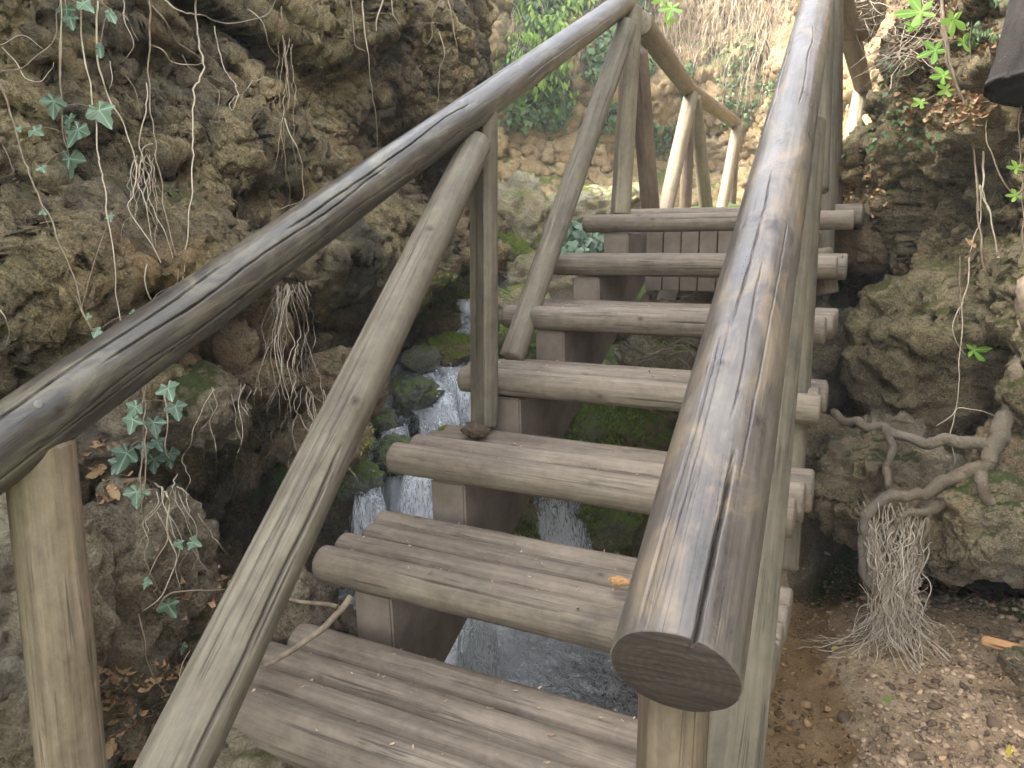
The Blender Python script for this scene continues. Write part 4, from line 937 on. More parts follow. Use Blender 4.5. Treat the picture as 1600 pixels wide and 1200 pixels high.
# hanging roots traced on the left wall (photo bearings, distances taken from the rock)
RT = [
 ([(232,0),(236,60),(231,110),(238,190),(247,260),(254,310),(262,360),(275,400)], 4.0, 'long pale root hanging straight down the middle of the left wall'),
 ([(305,0),(309,60),(318,100),(305,140),(301,220),(298,300),(293,370),(286,440)], 4.2, 'long straight pale root left of the ledge, falling to the handrail'),
 ([(150,0),(150,60),(155,110),(175,160),(195,200),(210,245),(212,290),(200,325),(230,372),(252,410)], 4.2, 'pale root running diagonally down past the upper ivy'),
 ([(0,130),(14,170),(28,220),(50,280),(75,340),(100,395),(118,440),(130,490),(148,530)], 4.6, 'pale root slanting down from the left edge to the handrail'),
 ([(128,20),(130,80),(140,130),(150,190),(152,240),(165,300),(175,380),(180,440),(190,510)], 4.0, 'brown root between the upper ivy leaves and the wall'),
 ([(95,0),(97,60),(92,110),(95,150),(98,190),(106,230)], 3.6, 'short dark root above the upper ivy leaves'),
 ([(0,112),(30,108),(60,85),(85,60),(90,40),(92,0)], 3.8, 'curved dark root looping across the top left corner'),
 ([(0,70),(25,58),(42,60),(68,78)], 2.6, 'thin root arc near the left edge at the top'),
 ([(0,72),(25,100),(40,122),(60,127),(78,110),(86,96)], 2.4, 'thin pale root bowl at the left edge'),
 ([(235,10),(260,35),(275,65),(295,78),(318,95),(322,112),(312,115)], 3.4, 'forked pale root dropping to the right near the top of the left wall'),
 ([(232,70),(255,80),(270,98),(300,102),(316,98)], 3.6, 'pale root crossing sideways between the two long roots'),
 ([(255,0),(285,18),(320,25),(350,35),(385,33),(415,22),(432,0)], 3.4, 'smooth root swag hanging across the top of the left wall'),
 ([(285,85),(300,110),(325,128),(342,142),(340,170),(330,195)], 2.8, 'hooked thin root right of the long straight pair'),
 ([(335,40),(340,70),(350,105),(365,130),(370,150),(362,172),(358,160),(372,150),(390,132),(410,122),(430,124)], 2.8, 'thin root ending in a small loop beneath the swag'),
 ([(388,15),(410,30),(418,60),(425,80),(440,90)], 2.6, 'thin kinked root at the right end of the swag'),
 ([(440,10),(442,60),(448,110),(452,160),(443,185),(440,200),(445,240),(450,290),(455,330)], 3.2, 'long thin root strand falling to the handrail right of the ledge'),
 ([(443,185),(455,215),(468,240),(472,270),(474,310),(450,320),(430,325),(420,312)], 2.6, 'thin looping root beside the long strand above the handrail'),
 ([(567,0),(570,50),(575,90),(580,130),(588,190),(590,240)], 3.6, 'pale root hanging in the dark upper middle of the rock face'),
 ([(548,0),(553,40),(556,72),(575,82),(585,98),(596,116)], 2.6, 'thin root branching right beside the pale hanging root in the dark rock'),
 ([(598,0),(590,30),(588,50)], 4.2, 'short stub of root at the top of the dark rock'),
 ([(610,0),(615,20),(624,38)], 2.6, 'short curved root right of the root stub'),
 ([(690,0),(678,18),(674,35),(676,55),(668,68),(660,62)], 3.0, 'hooked root hanging in the grey rock at top centre'),
 ([(686,50),(694,80),(688,110),(684,140),(683,185)], 2.6, 'thin vertical root right of the hooked root on the grey rock'),
 ([(700,0),(706,30),(712,60),(715,85)], 2.2, 'faint thin root close to the corner of the grey rock'),
 ([(652,45),(675,35),(695,42),(705,60)], 1.8, 'faint arched rootlet over the hooked root'),
 ([(190,0),(195,30),(205,55),(208,75),(196,92)], 2.8, 'thin kinked root between the leaf and the long roots'),
 ([(190,20),(205,38),(215,62)], 2.0, 'tiny root spur near the top of the left wall'),
 ([(195,120),(210,140),(218,170),(220,188)], 2.0, 'thin root wisp left of the long straight roots'),
 ([(228,130),(230,160),(226,190),(216,225),(222,250),(215,280),(224,305),(233,350),(240,385)], 3.0, 'twisted pale root strand in the middle of the left wall'),
 ([(240,222),(226,228),(222,255),(228,290),(240,330),(258,370),(268,405)], 2.6, 'root strand that crosses the twisted one'),
 ([(0,225),(14,250),(22,270),(0,278)], 2.0, 'thin root hook at the left edge below the ivy'),
 ([(0,485),(10,500),(12,520),(5,540)], 2.4, 'short root curl at the left edge above the handrail'),
 ([(172,97),(174,120),(170,140)], 2.6, 'short straight rootlet right of the upper ivy'),
 ([(60,350),(90,345),(120,335),(155,325)], 2.2, 'thin horizontal rootlet on the mossy bulge'),
 ([(230,410),(228,450),(240,470),(250,455),(275,440),(280,420)], 2.4, 'looped root just above the handrail'),
]
for k, (pix, w, lab) in enumerate(RT):
    hair('hanging_root', pix, w, 'root' if k % 3 else 'root_dark', lab, group='roots hanging on the left wall', seed=k*3.1)

# branched clumps of rootlets
def clump(name, label, x0, x1, y0, y1, n, w, seed, mat='root', back=.03, spread=20, cat='root clump', depth=None, curl=10, down=True):
    rg = random.Random(seed); cos = []; qs = []; base = 0
    for k in range(n):
        xs = rg.uniform(x0, x1); ys = y0 + rg.uniform(0, 12); ye = y0 + (y1-y0)*rg.uniform(.35, 1)
        pix = []; x = xs; m = 6
        for t in range(m+1):
            f = t/m; x += rg.uniform(-curl, curl); pix.append((x + (xs-(x0+x1)/2)*f*spread/20, ys+(ye-ys)*f))
        if depth is None:
            c = root_path(pix, back+rg.uniform(0, .03), .004, k)
        else: c = root_path(pix, 0, .004, k, depth=[depth+rg.uniform(-.03,.03)-.0*f for f in range(m+1)])
        d0 = float((c[0]-EYE)@_fw); rad = .8*w*d0/F/2*rg.uniform(.4, 1.1)*np.linspace(1, .4, len(c))
        co, q = tube(c, rad, 5); cos.append(co); qs.append(q+base); base += len(co)
    return link(name, mesh_np(name, np.concatenate(cos), np.concatenate(qs)), M[mat], label=label, cat=cat)
clump('root_clump', 'tangle of pale rootlets spilling below the handrail in front of the earth wall', 435,472,440,690, 24, 2.4, 1, spread=12, curl=12)
clump('root_clump', 'thin rootlets reaching down beside the long brace over the dark hollow', 440,500,600,830, 12, 2.0, 2, curl=14)
clump('root_clump', 'rootlets hanging below the lower ivy leaves', 238,288,760,930, 7, 2.2, 3, curl=14)
clump('root_clump', 'pale root strands bunched in the middle of the left wall', 212,236,240,400, 14, 2.4, 4, curl=7)
clump('root_clump', 'thin strands above the handrail beside the long root strand', 436,458,60,330, 6, 1.8, 5, curl=5)
clump('root_clump', 'sparse rootlets on the brown earth beneath the handrail', 330,420,600,800, 9, 2.0, 6, curl=16)
LOW = [([(222,600),(224,640),(228,700),(222,760),(212,790)],3.6,'brown stem rootlet left of the lower ivy'),
 ([(255,615),(262,660),(258,700),(270,720),(278,735),(272,755),(262,790),(275,820),(285,845)],3.6,'pale twisting root right of the lower ivy'),
 ([(235,750),(255,765),(265,790),(262,830),(275,870),(268,905),(250,935),(225,955)],3.0,'curling pale root in the left bank'),
 ([(310,800),(330,830),(350,860),(368,895)],4.0,'dark double root running into the long brace'),
 ([(245,955),(260,930),(300,925),(350,922),(400,930),(440,938)],4.0,'arched dark twig crossing behind the long brace'),
 ([(215,960),(225,1010),(240,1050),(265,1085)],3.0,'thin dark vine below the arched twig'),
 ([(295,1020),(285,1040),(282,1060),(288,1085)],2.4,'short pale rootlet left of the brace foot')]
for k, (pix, w, lab) in enumerate(LOW):
    hair('hanging_root', pix, w, 'root' if k in (1,2,6) else 'root_dark', lab, group='roots on the left bank', seed=50+k, back=.03)

# ------------------------------------------------------------------ leaves
def leaf_mesh(kind, seed=0):
    rs = np.random.RandomState(seed)
    if kind == 'ivy':
        key = [(-180,.10),(-150,.52),(-125,.50),(-105,.62),(-78,.86),(-55,.55),(-30,.66),(0,1.15),(30,.66),(55,.55),(78,.86),(105,.62),(125,.50),(150,.52),(180,.10)]
    elif kind == 'fig':
        key = [(-180,.12),(-160,.5),(-140,.66),(-120,.42),(-98,.22),(-75,.80),(-60,1.0),(-46,.80),(-30,.20),(-14,.9),(0,1.25),(14,.9),(30,.20),(46,.80),(60,1.0),(75,.80),(98,.22),(120,.42),(140,.66),(160,.5),(180,.12)]
    else:
        key = [(-180,.42),(-150,.40),(-110,.30),(-60,.36),(-25,.62),(0,.9),(25,.62),(60,.36),(110,.30),(150,.40),(180,.42)]
    ang = np.radians(np.linspace(-180, 180, 65)[:-1]); r = np.interp(np.degrees(ang), [k[0] for k in key], [k[1] for k in key])
    r = r*(1+.05*np.sin(ang*13+seed))
    rings = [0, .25, .5, .75, 1.]; co = []; vein = []
    va = np.radians({'ivy':[0,-78,78,-140,140], 'fig':[0,-60,60,-140,140]}.get(kind, [0]))
    cup = rs.uniform(-.25, .25); fold = rs.uniform(.05, .25)
    for s in rings:
        x = np.sin(ang)*r*s; y = np.cos(ang)*r*s
        z = -cup*(x*x+y*y)*.6 + fold*np.abs(x)*.5 + .05*np.sin(ang*5+seed)*s + .03*np.sin(ang*9)*s*s
        co.append(np.stack([x, y, z], -1))
        dmin = np.min(np.abs((ang[:,None]-va[None]+np.pi)%(2*np.pi)-np.pi), axis=1)*s*r
        vein.append(np.clip(1-dmin/.05, 0, 1))
    co = np.concatenate(co); q = grid_quads(len(rings), 64, True)
    me = mesh_np(kind+'_leaf', co*.5, q); set_attr(me, 'vein', np.concatenate(vein)); return me
IVY = [leaf_mesh('ivy', s) for s in range(4)]; FIG = [leaf_mesh('fig', s) for s in range(3)]; OVAL = [leaf_mesh('oval', s) for s in range(3)]
_mc = {}
def place_leaf(name, mesh, mat, p, size, direction, face, parent=None, label=None, cat=None, group=None):
    key = (mesh.name, mat)
    if key not in _mc: m2 = mesh.copy(); m2.materials.clear(); m2.materials.append(M[mat]); _mc[key] = m2
    o = bpy.data.objects.new(name, _mc[key]); COL.objects.link(o)
    yv = Vector(direction).normalized(); zv = Vector(face).normalized(); xv = yv.cross(zv).normalized(); zv = xv.cross(yv)
    R = Matrix((xv, yv, zv)).transposed().to_4x4()
    o.matrix_world = Matrix.Translation(V(p)) @ R @ Matrix.Scale(size, 4)
    if parent is not None: o.parent = parent; o.matrix_parent_inverse = Matrix.Translation(-parent.location)
    if label: o['label'] = label
    if cat: o['category'] = cat
    if group: o['group'] = group
    return o
def img_dir(dx, dy): return dx*_rt - dy*_up
def ivy_plant(label, stem_pix, leaves, seed, back=.05, mats=('ivy','ivy_pale'), name='ivy_vine', kindm=None, stemw=3, depth=None, cat='ivy'):
    rg = random.Random(seed); kindm = kindm or IVY
    c = root_path(stem_pix, back, .002, seed, depth=depth); root = empty(name, c[0], label, cat)
    co, q = tube(c, stemw*float((c[0]-EYE)@_fw)/F/2*np.linspace(1, .5, len(c)), 7)
    s = link('stem', mesh_np('stem', co, q), M['root_dark']); child(s, root)
    for (px, py, size, ang, mi) in leaves:
        if depth is None: p = cast(px, py, 2.6)[0]; dd_ = float((p-EYE)@_fw) - back - .02
        else: dd_ = (depth[0] if hasattr(depth, '__len__') else depth) + rg.uniform(-.04, .02)
        p = W(px, py, dd_); sz = size*dd_/F*(1.28 if kindm is IVY else 1.)
        a = math.radians(ang); dr = img_dir(math.sin(a), -math.cos(a)) + np.array([0,0,0]) - _fw*rg.uniform(-.3,.4)
        fc = -_fw + .5*np.array([rg.uniform(-.7,.7), rg.uniform(-.4,.4), rg.uniform(.1,1.1)])
        place_leaf('leaf', kindm[rg.randrange(len(kindm))], mats[mi], p, sz, dr, fc, root)
        # petiole
        k = int(np.argmin(((c-p)**2).sum(1))); e = c[k]; mid = (p+e)/2 + np.array([0,0,.01])
        pc, pq = tube(catmull([e, mid, p], 4), np.full(9, .0009*dd_/2), 5)
        st = link('petiole', mesh_np('petiole', pc, pq), M['root_dark']); child(st, root)
    return root
ivy_plant('ivy sprig with five dark leaves on the upper left wall', [(92,60),(94,110),(96,150),(98,200),(108,235)],
   [(84,158,38,190,0),(122,202,46,200,0),(155,172,44,150,1),(108,248,56,180,0),(108,185,28,170,0),(54,204,26,120,1),(30,200,14,150,1),(65,262,18,140,1)], 1)
ivy_plant('ivy trailing below the left handrail with broad grey green leaves', [(232,590),(222,640),(224,690),(220,740),(222,800)],
   [(262,606,36,150,1),(274,635,34,160,0),(212,636,34,210,1),(208,656,32,190,1),(240,660,34,170,0),(198,708,48,200,0),(245,690,26,150,0),(226,697,26,180,0),(240,718,32,180,0),(265,708,34,170,0),(214,768,38,180,1),(272,757,14,120,1),(186,722,30,200,0)], 2)
ivy_plant('three small ivy leaves on the left bank below the ledge', [(245,800),(262,840),(240,880),(228,905)],
   [(278,848,18,150,1),(300,847,24,110,1),(228,910,20,90,1),(262,945,34,150,0),(285,1008,20,180,1)], 3)
ivy_plant('ivy leaves at the very top of the left wall', [(100,-10),(105,20),(108,35)],
   [(104,14,34,180,0),(130,5,28,130,1),(110,28,26,170,0)], 4)
ivy_plant('pointed green leaf hanging near the top of the left wall', [(150,-10),(160,5),(168,12)],
   [(172,22,44,150,1),(156,75,40,170,0)], 5, kindm=OVAL)
ivy_plant('tiny ivy leaves sprouting above the left handrail', [(128,485),(140,508),(150,520)],
   [(137,494,12,100,1),(150,519,20,110,1),(205,492,20,90,1),(172,338,16,160,1),(66,330,14,130,1)], 6)

# fig saplings
def fig(label, stem, leaves, depth, seed, name='fig_sapling', stemw=5):
    return ivy_plant(label, stem, leaves, seed, mats=('fig','ivy_bright'), name=name, kindm=FIG, stemw=stemw, depth=depth, cat='fig sapling')
fig('fig sapling with bright lobed leaves growing in front of the right wall', [(1470,-30),(1478,60),(1490,120),(1508,165),(1522,240),(1530,330)],
    [(1440,18,66,265,0),(1428,40,34,230,0),(1490,30,50,190,1),(1462,78,46,250,0),(1505,66,40,95,0),(1475,118,40,260,0),(1480,140,34,240,1),(1440,160,30,250,1)], 2.9, 7)
fig('small fig shoot with lobed leaves at top centre behind the left railing', [(1060,-30),(1052,0)], [(1050,12,44,200,0),(1035,0,30,250,1),(1046,28,26,180,1)], 3.9, 8, stemw=2)
fig('single fig leaf hanging against the craggy right boulder', [(1500,400),(1500,480),(1502,545)], [(1522,547,46,85,0),(1556,528,16,60,1)], 2.85, 9, stemw=2)
fig('leaf tips poking in from the right edge', [(1625,200),(1605,300),(1612,420)], [(1590,262,30,270,1),(1588,305,26,270,1)], 2.6, 10, stemw=2)

# vines and thin stems on the right
RV = [
 ([(1470,0),(1476,60),(1483,110),(1500,150),(1520,230),(1528,300),(1532,360),(1535,400),(1552,470),(1575,530),(1600,590)],6,2.95,'grey brown stem rising in front of the right wall, longest of the saplings'),
 ([(1550,130),(1540,180),(1538,250),(1535,300),(1548,340),(1560,420),(1565,500)],5,2.9,'pale green stem right of the longest stem'),
 ([(1600,320),(1570,290),(1550,250),(1540,200),(1555,140)],4,2.8,'thin arching stem near the right edge'),
 ([(1515,0),(1516,60),(1512,120)],2.4,2.9,'thin upright twig between fig leaves'),
 ([(1545,330),(1530,290),(1533,340),(1520,375),(1515,395)],2.4,2.9,'thin tendril with a dry leaf'),
 ([(1516,400),(1512,440),(1504,480),(1500,540),(1498,600),(1495,640),(1485,680),(1490,720),(1493,770),(1494,800)],2.6,2.8,'very long thin tendril falling past the root'),
 ([(1505,470),(1492,500),(1494,530),(1508,555)],2.2,2.8,'small looped tendril on the craggy boulder'),
 ([(1600,665),(1560,650),(1505,637),(1485,650),(1465,668)],2.4,2.75,'curved twig above the horizontal root'),
 ([(1600,90),(1592,200),(1597,300),(1600,400)],3,2.6,'thin stem along the right edge'),
 ([(1560,400),(1585,460),(1590,520)],7,2.85,'stout pale stem behind the thin vines'),
 ([(1600,690),(1570,700),(1540,735)],2,2.6,'thin dry twig at the right edge'),
]
for k, (pix, w, dp, lab) in enumerate(RV):
    hair('vine_stem', pix, w, 'root_dark' if k in (0,2,3,8) else 'root', lab, 'vine', 'stems and tendrils on the right', seed=80+k, depth=dp, taper=.6)
# exposed tree root
tr = empty('exposed_tree_root', W(1550,700,2.75), 'knotted bare tree root snaking over the right rocks and ending in a hanging fringe', 'tree root')
def root_limb(pix, w0, w1, dp, nm='root', seed=0, nt=20):
    c = root_path(pix, 0, .010, seed, depth=dp); n = len(c)
    rad = .76*np.linspace(w0, w1, n)*2.8/F/2*(1+.16*perlin(c*7+seed, 3)+.14*perlin(c*30, 4))
    co, q = tube(c, rad, nt); ctr = np.repeat(c, nt, axis=0); co = ctr + (co-ctr)*(1+.22*perlin(co*38+seed, 5)+.14*perlin(co*90, 6))[:, None]
    o = link(nm, mesh_np(nm, co, q), M['root_thick']); child(o, tr); return o
root_limb([(1300,642),(1320,655),(1360,668),(1385,672),(1430,686),(1480,690),(1530,692),(1552,690)], 16, 26, [3.02,2.95,2.86,2.80,2.70,2.64,2.60,2.60], seed=1)
root_limb([(1370,668),(1366,655),(1364,645)], 16, 8, 2.84, seed=2)
root_limb([(1600,560),(1592,600),(1575,640),(1556,690),(1545,720),(1530,735),(1500,745),(1480,760),(1470,790),(1445,800)], 36, 22, 2.58, seed=3)
root_limb([(1612,440),(1606,520),(1600,570),(1592,620)], 50, 40, 2.62, seed=30).data.materials[0] = M['root_dark']
root_limb([(1386,672),(1390,700),(1390,725),(1385,745),(1391,775),(1384,790)], 15, 12, 2.68, seed=4)
root_limb([(1500,745),(1470,752),(1450,770),(1420,776),(1390,778),(1365,795),(1350,812),(1345,840),(1350,880),(1362,920),(1372,940)], 24, 13, 2.58, seed=5)
root_limb([(1448,800),(1420,798),(1400,810),(1390,830),(1388,870),(1385,910)], 15, 9, 2.58, seed=6)
root_limb([(1536,735),(1535,765),(1550,785),(1580,800),(1610,812)], 20, 16, 2.46, seed=7)
root_limb([(1455,800),(1454,830),(1440,860),(1425,900),(1420,935)], 11, 7, 2.56, seed=8)
root_limb([(1405,815),(1400,850),(1402,900),(1398,940)], 11, 7, 2.57, seed=9)
root_limb([(1520,740),(1535,750),(1530,780),(1515,800)], 12, 8, 2.56, seed=10)
# fringe of fine rootlets down to the gravel
rg = random.Random(12); cos = []; qs = []; base = 0
gz = lambda p: p
for k in range(330):
    t = rg.random(); xs = rg.choice([1352,1366,1385,1400,1425,1440]) + rg.uniform(-9, 9); ys = rg.choice([800,830,860,900]) + rg.uniform(-20, 20)
    xe = 1385 + (xs-1395)*rg.uniform(.8, 1.7) + rg.uniform(-35, 45); ye = rg.uniform(930, 1020)
    if k < 90: ye = rg.uniform(860, 960); xe = xs + rg.uniform(-25, 25)
    xm = 1396 + (xs-1396)*rg.uniform(.35, .75) + rg.uniform(-8, 8); xe = 1396 + (xs-1396)*rg.uniform(.6, 1.9) + rg.uniform(-25, 30)
    pix = []
    for f in np.linspace(0, 1, 8):
        yy_ = ys+(ye-ys)*f; g_ = float(sstep(930, 1010, yy_)); h_ = float(sstep(ys, 915, yy_)); pix.append(((xs+(xm-xs)*h_)*(1-g_) + xe*g_ + rg.uniform(-8, 8), yy_))
    d0 = 2.66 - rg.uniform(0, .10); d1 = d0 - rg.uniform(-.06, .10)
    c = root_path(pix, 0, .008, k, depth=list(np.linspace(d0, d1, 8)))
    c[:,2] = np.maximum(c[:,2], .02)
    co, q = tube(c, (.0006+.0032*rg.random()**2.5)*np.linspace(1, .35, len(c)), 5); cos.append(co); qs.append(q+base); base += len(co)
for k in range(60):
    a = rg.uniform(2.6, 6.8); c0 = W(1400+rg.uniform(-30,40), rg.uniform(955,990), 2.62); L = rg.uniform(.10, .32)
    pts = [c0 + np.array([math.cos(a)*L*f + rg.uniform(-.012,.012), -abs(math.sin(a))*L*f*.7 + rg.uniform(-.012,.012), 0]) for f in np.linspace(0, 1, 6)]
    c = catmull(pts, 5); c[:,2] = np.maximum(c0[2]*(1-np.linspace(0,1,len(c))**.7), .035 + .02*np.abs(perlin(c*20, 3)))
    co, q = tube(c, rg.uniform(.0012, .003)*np.linspace(1, .4, len(c)), 5); cos.append(co); qs.append(q+base); base += len(co)
o = link('rootlet_fringe', mesh_np('rootlet_fringe', np.concatenate(cos), np.concatenate(qs)), M['root'], kind='stuff'); child(o, tr)

# dark stump at the upper right
c0, c1 = W(1652,-80,2.5), W(1585,120,2.55)
st_ = empty('dark_stump', c1, 'dark wet tree stump jutting in at the upper right corner', 'stump')
timber('trunk', W(1690,-190,2.5), W(1604,150,2.5), .11, .125, 'dark_trunk', st_, seed=90, nt=80, nz=60, lump=.12, endmat='dark_trunk', chamfer=.05)
timber('root', W(1640,60,2.5), W(1622,235,2.6), .08, .03, 'dark_trunk', st_, seed=91, nt=40, nz=30, lump=.3, endmat='dark_trunk', chamfer=.02)

# ------------------------------------------------------------------ gravel bank
rs = np.random.RandomState(21); vv2, ff2 = ico(2)
shapes = []
for s in range(10):
    r = np.array([1, rs.uniform(.6, .95), rs.uniform(.35, .65)]); p = vv2*(1+.25*perlin(vv2*1.4+s*9, s))[:, None]*r; shapes.append(p)
cos = []; fs = []; base = 0; big = []
for k in range(21000):
    x = rs.uniform(-.40, 1.35); y = rs.uniform(1.4, 3.75)
    dens = sstep(-.05, .30, x + .12*math.sin(y*4)) 
    if rs.rand() > .30 + dens: continue
    z = tz(x, y); s = np.exp(rs.normal(math.log(.0062), .48)); s = min(s, .028)
    if s > .019 and dens > .5 and len(big) < 18: big.append((x, y, z, s*rs.uniform(1.0,1.5))); continue
    R = rot3(rs.normal(0,.3), rs.normal(0,.3), rs.uniform(0, 6.3))
    cos.append(shapes[rs.randint(10)]*s@R.T + [x, y, z+s*.15]); fs.append(ff2+base); base += len(vv2)
link('gravel', mesh_np('gravel', np.concatenate(cos), tris=np.concatenate(fs)), M['pebble'], kind='stuff', label='loose brown and grey gravel on the right bank', cat='gravel')
pm = []
for s in range(6):
    co, f = boulder_co((1,.8,.5), 70+s, 3, .6); m = mesh_np('pebble', co, tris=f); m.materials.append(M['pebble']); pm.append(m)
for k, (x, y, z, s) in enumerate(big):
    o = link('pebble', pm[k % 6], None, label='larger rounded pebble lying among the gravel of the right bank', cat='pebble', group='larger pebbles on the gravel', loc=(x, y, z+s*.2))
    o.scale = (s, s, s); o.rotation_euler = (rs.normal(0,.2), rs.normal(0,.2), rs.uniform(0, 6.3))
# sawn board by the right edge
bd = W(1535,1002,2.5); be = W(1640,1030,2.35)
timber('sawn_board', bd, be, .022, .022, 'orange_wood', None, seed=5, nt=32, nz=12, half=.1, label='short sawn orange board lying on the gravel by the right edge')['category'] = 'board'
timber('wood_offcut', W(1352,183,5.0), W(1381,232,4.7), .024, .022, 'orange_wood', None, seed=6, nt=24, nz=12, half=.3, label='orange splintered stick wedged beside the tilted far right post')['category'] = 'stick'
# leaf litter
def on_pts(n, x0, x1, y0, y1, seed, lift=.003):
    rg = random.Random(seed); out = []
    for k in range(n):
        p, nr, ob = cast(rg.uniform(x0, x1), rg.uniform(y0, y1), 3)
        if ob is not None: out.append((p[0], p[1], p[2]+lift))
    return out
scatter_slivers('leaf_litter', on_pts(420,1400,1560,120,205,1)+on_pts(520,1320,1560,-20,90,2)+on_pts(120,1320,1380,250,345,6), 'litter', .02, .055, 'brown fallen leaves heaped on the ledges of the right wall', 'leaf litter', 5, (.4,.8), .04, .8)
scatter_slivers('leaf_litter', on_pts(420,130,340,1040,1200,3)+on_pts(90,130,240,690,790,4)+on_pts(60,230,420,850,1000,7), 'litter', .015, .045, 'brown leaf litter on the left bank behind the near post', 'leaf litter', 6, (.35,.8), .04, .8)
scatter_slivers('leaf_litter', on_pts(260,1240,1600,930,1200,5), 'litter', .01, .035, 'twigs and scraps of leaf strewn over the gravel', 'leaf litter', 7, (.1,.6), .05, .5)
for (px, py, sz, ang, mt, lab) in [(157,735,40,200,'dry_leaf','curled orange dry leaf behind the nearest left post'),(175,765,34,120,'dry_leaf','second curled dry leaf just below the orange one'),
    (175,1165,46,100,'dry_leaf','pale tan fallen leaf at the foot of the nearest left post'),(205,1180,36,140,'dry_leaf','crumpled tan leaf near the foot of the long brace'),
    (1302,1014,14,90,'yellow_leaf','yellow leaf on the wet edge of the gravel'),(1313,1003,12,40,'yellow_leaf','small yellow leaf just above the other yellow one'),
    (1577,1178,26,110,'yellow_leaf','pale yellow lobed leaf on the gravel in the lower right corner'),(1520,382,26,180,'dry_leaf','pale dry leaf caught on the tendrils at right'),
    (1392,953,22,150,'dry_leaf','tan leaf caught in the hanging root fringe'),(1388,1092,18,100,'ivy_bright','small green leaf on the gravel')]:
    p, nr, ob = cast(px, py, 2.6); dd_ = float((p-EYE)@_fw)-.012
    if (px, py) in ((1520,382),(1392,953)): dd_ = 2.62 if py > 500 else 2.85
    place_leaf('fallen_leaf', OVAL[px % 3], mt, W(px, py, dd_), sz*dd_/F*1.3, img_dir(math.sin(ang), math.cos(ang)), (-_fw+np.array([.1,.1,.8])), None, lab, 'leaf')
# broken branch on the lowest tread
bb = empty('broken_branch', W(430,1035,1.75), 'forked grey broken branch resting on the left end of the lowest tread', 'branch')
def stick(nm, pix, dp, w0, w1, parent, mat='root_dark', seed=0):
    c = root_path(pix, 0, .003, seed, depth=dp); co, q = tube(c, np.linspace(w0, w1, len(c))*1.7/F/2, 10)
    o = link(nm, mesh_np(nm, co, q), M[mat]); child(o, parent) if parent else None; return o
stick('limb', [(415,1038),(440,1025),(480,998),(515,972),(535,950),(549,932)], [1.70,1.70,1.74,1.78,1.82,1.84], 9, 12, bb)
stick('twig', [(527,950),(500,944),(465,938),(440,935)], [1.80,1.83,1.86,1.9], 8, 5, bb)
co, f = boulder_co((.014,.012,.009), 77, 4, .5)
p_ = W(533,1133,1.52); link('stone', mesh_np('stone', co, tris=f), M['stone_brown'], label='small rounded stone sitting between two logs of the lowest tread', cat='stone', loc=V(p_))
co, f = boulder_co((.022,.014,.008), 78, 4, 1)
link('bark_chunk', mesh_np('bark_chunk', co, tris=f), M['orange_wood'], label='orange flake of rotten wood on the second tread by the big handrail', cat='bark', loc=V(W(968,908,1.66)))
co, f = boulder_co((.034,.022,.011), 79, 5, 1.6)
link('soil_clod', mesh_np('soil_clod', co, tris=f), M['soil'], label='crumbly soil clod at the foot of the middle left post', cat='soil clod', loc=V(W(742,672,2.30)))

# ------------------------------------------------------------------ greenery on the far bank
def scatter_leaves(name, n, region, mat, smin, smax, seed, label, cat, nz=.6, off=.06, thresh=None, kind='ivy'):
    rg = random.Random(seed); co = []; tr_ = []; base = 0
    if kind == 'ivy': shp = np.array([(0,-.35),(.28,-.45),(.5,-.1),(.28,.1),(0,.6),(-.28,.1),(-.5,-.1),(-.28,-.45)])
    else: shp = np.array([(0,-.5),(.16,-.2),(.18,.1),(0,.6),(-.18,.1),(-.16,-.2)])
    m = len(shp); tries = 0
    while len(co) < n and tries < n*6:
        tries += 1; px, py = region(rg)
        if thresh is not None and mnoise.noise(Vector((px*.016, py*.016, seed*3.))) < thresh: continue
        p, nr, ob = cast(px, py, 9)
        if ob is None or ob.name.split('.')[0] not in ('earth_bank','left_cliff','right_cliff','boulder','stream_bed'): continue
        s = rg.uniform(smin, smax); nrm = np.array(nr); nrm = nrm if nrm @ (EYE-p) > 0 else -nrm
        c = p + nrm*rg.uniform(.005, off)
        fz = nrm + np.array([rg.uniform(-1,1), rg.uniform(-1,1), rg.uniform(-.3,1)])*nz; fz /= np.linalg.norm(fz)
        dn = np.array([rg.uniform(-.5,.5), rg.uniform(-.5,.5), -1.]); dn -= fz*(dn@fz); dn /= np.linalg.norm(dn); xx = np.cross(dn, fz)
        v = c + s*(shp[:,:1]*xx + shp[:,1:]*dn) + fz*(np.abs(shp[:,:1])*s*rg.uniform(-.2,.3))
        v = np.vstack([c, v]); co.append(v); tr_ += [[base, base+1+k, base+1+(k+1)%m] for k in range(m)]; base += m+1
    return link(name, mesh_np(name, np.concatenate(co), tris=tr_, smooth=False), M[mat], kind='stuff', label=label, cat=cat)
scatter_leaves('ivy_curtain', 3600, lambda r: (r.uniform(790, 1010), r.uniform(-20, 200)), 'ivy_bg', .05, .10, 31, 'dense ivy curtain on the far bank left of the stair head', 'ivy', thresh=-.12, off=.18)
scatter_leaves('leafy_scrub', 1100, lambda r: (r.triangular(795, 900, 830), r.uniform(-20, 130)), 'ivy_bright', .05, .11, 32, 'bright green sunlit scrub at the top of the far bank', 'scrub', thresh=-.05, off=.45, kind='x')
scatter_leaves('ivy_patch', 700, lambda r: (r.uniform(1000, 1080), r.uniform(90, 240)), 'ivy_bg', .045, .085, 33, 'ivy patch on the far bank behind the landing rail', 'ivy', thresh=-.05, off=.1)
scatter_leaves('ivy_patch', 260, lambda r: (r.uniform(860, 945), r.uniform(350, 400)), 'ivy_pale', .05, .09, 34, 'pale ivy leaves on the rocks beside the top log', 'ivy', thresh=-.1)
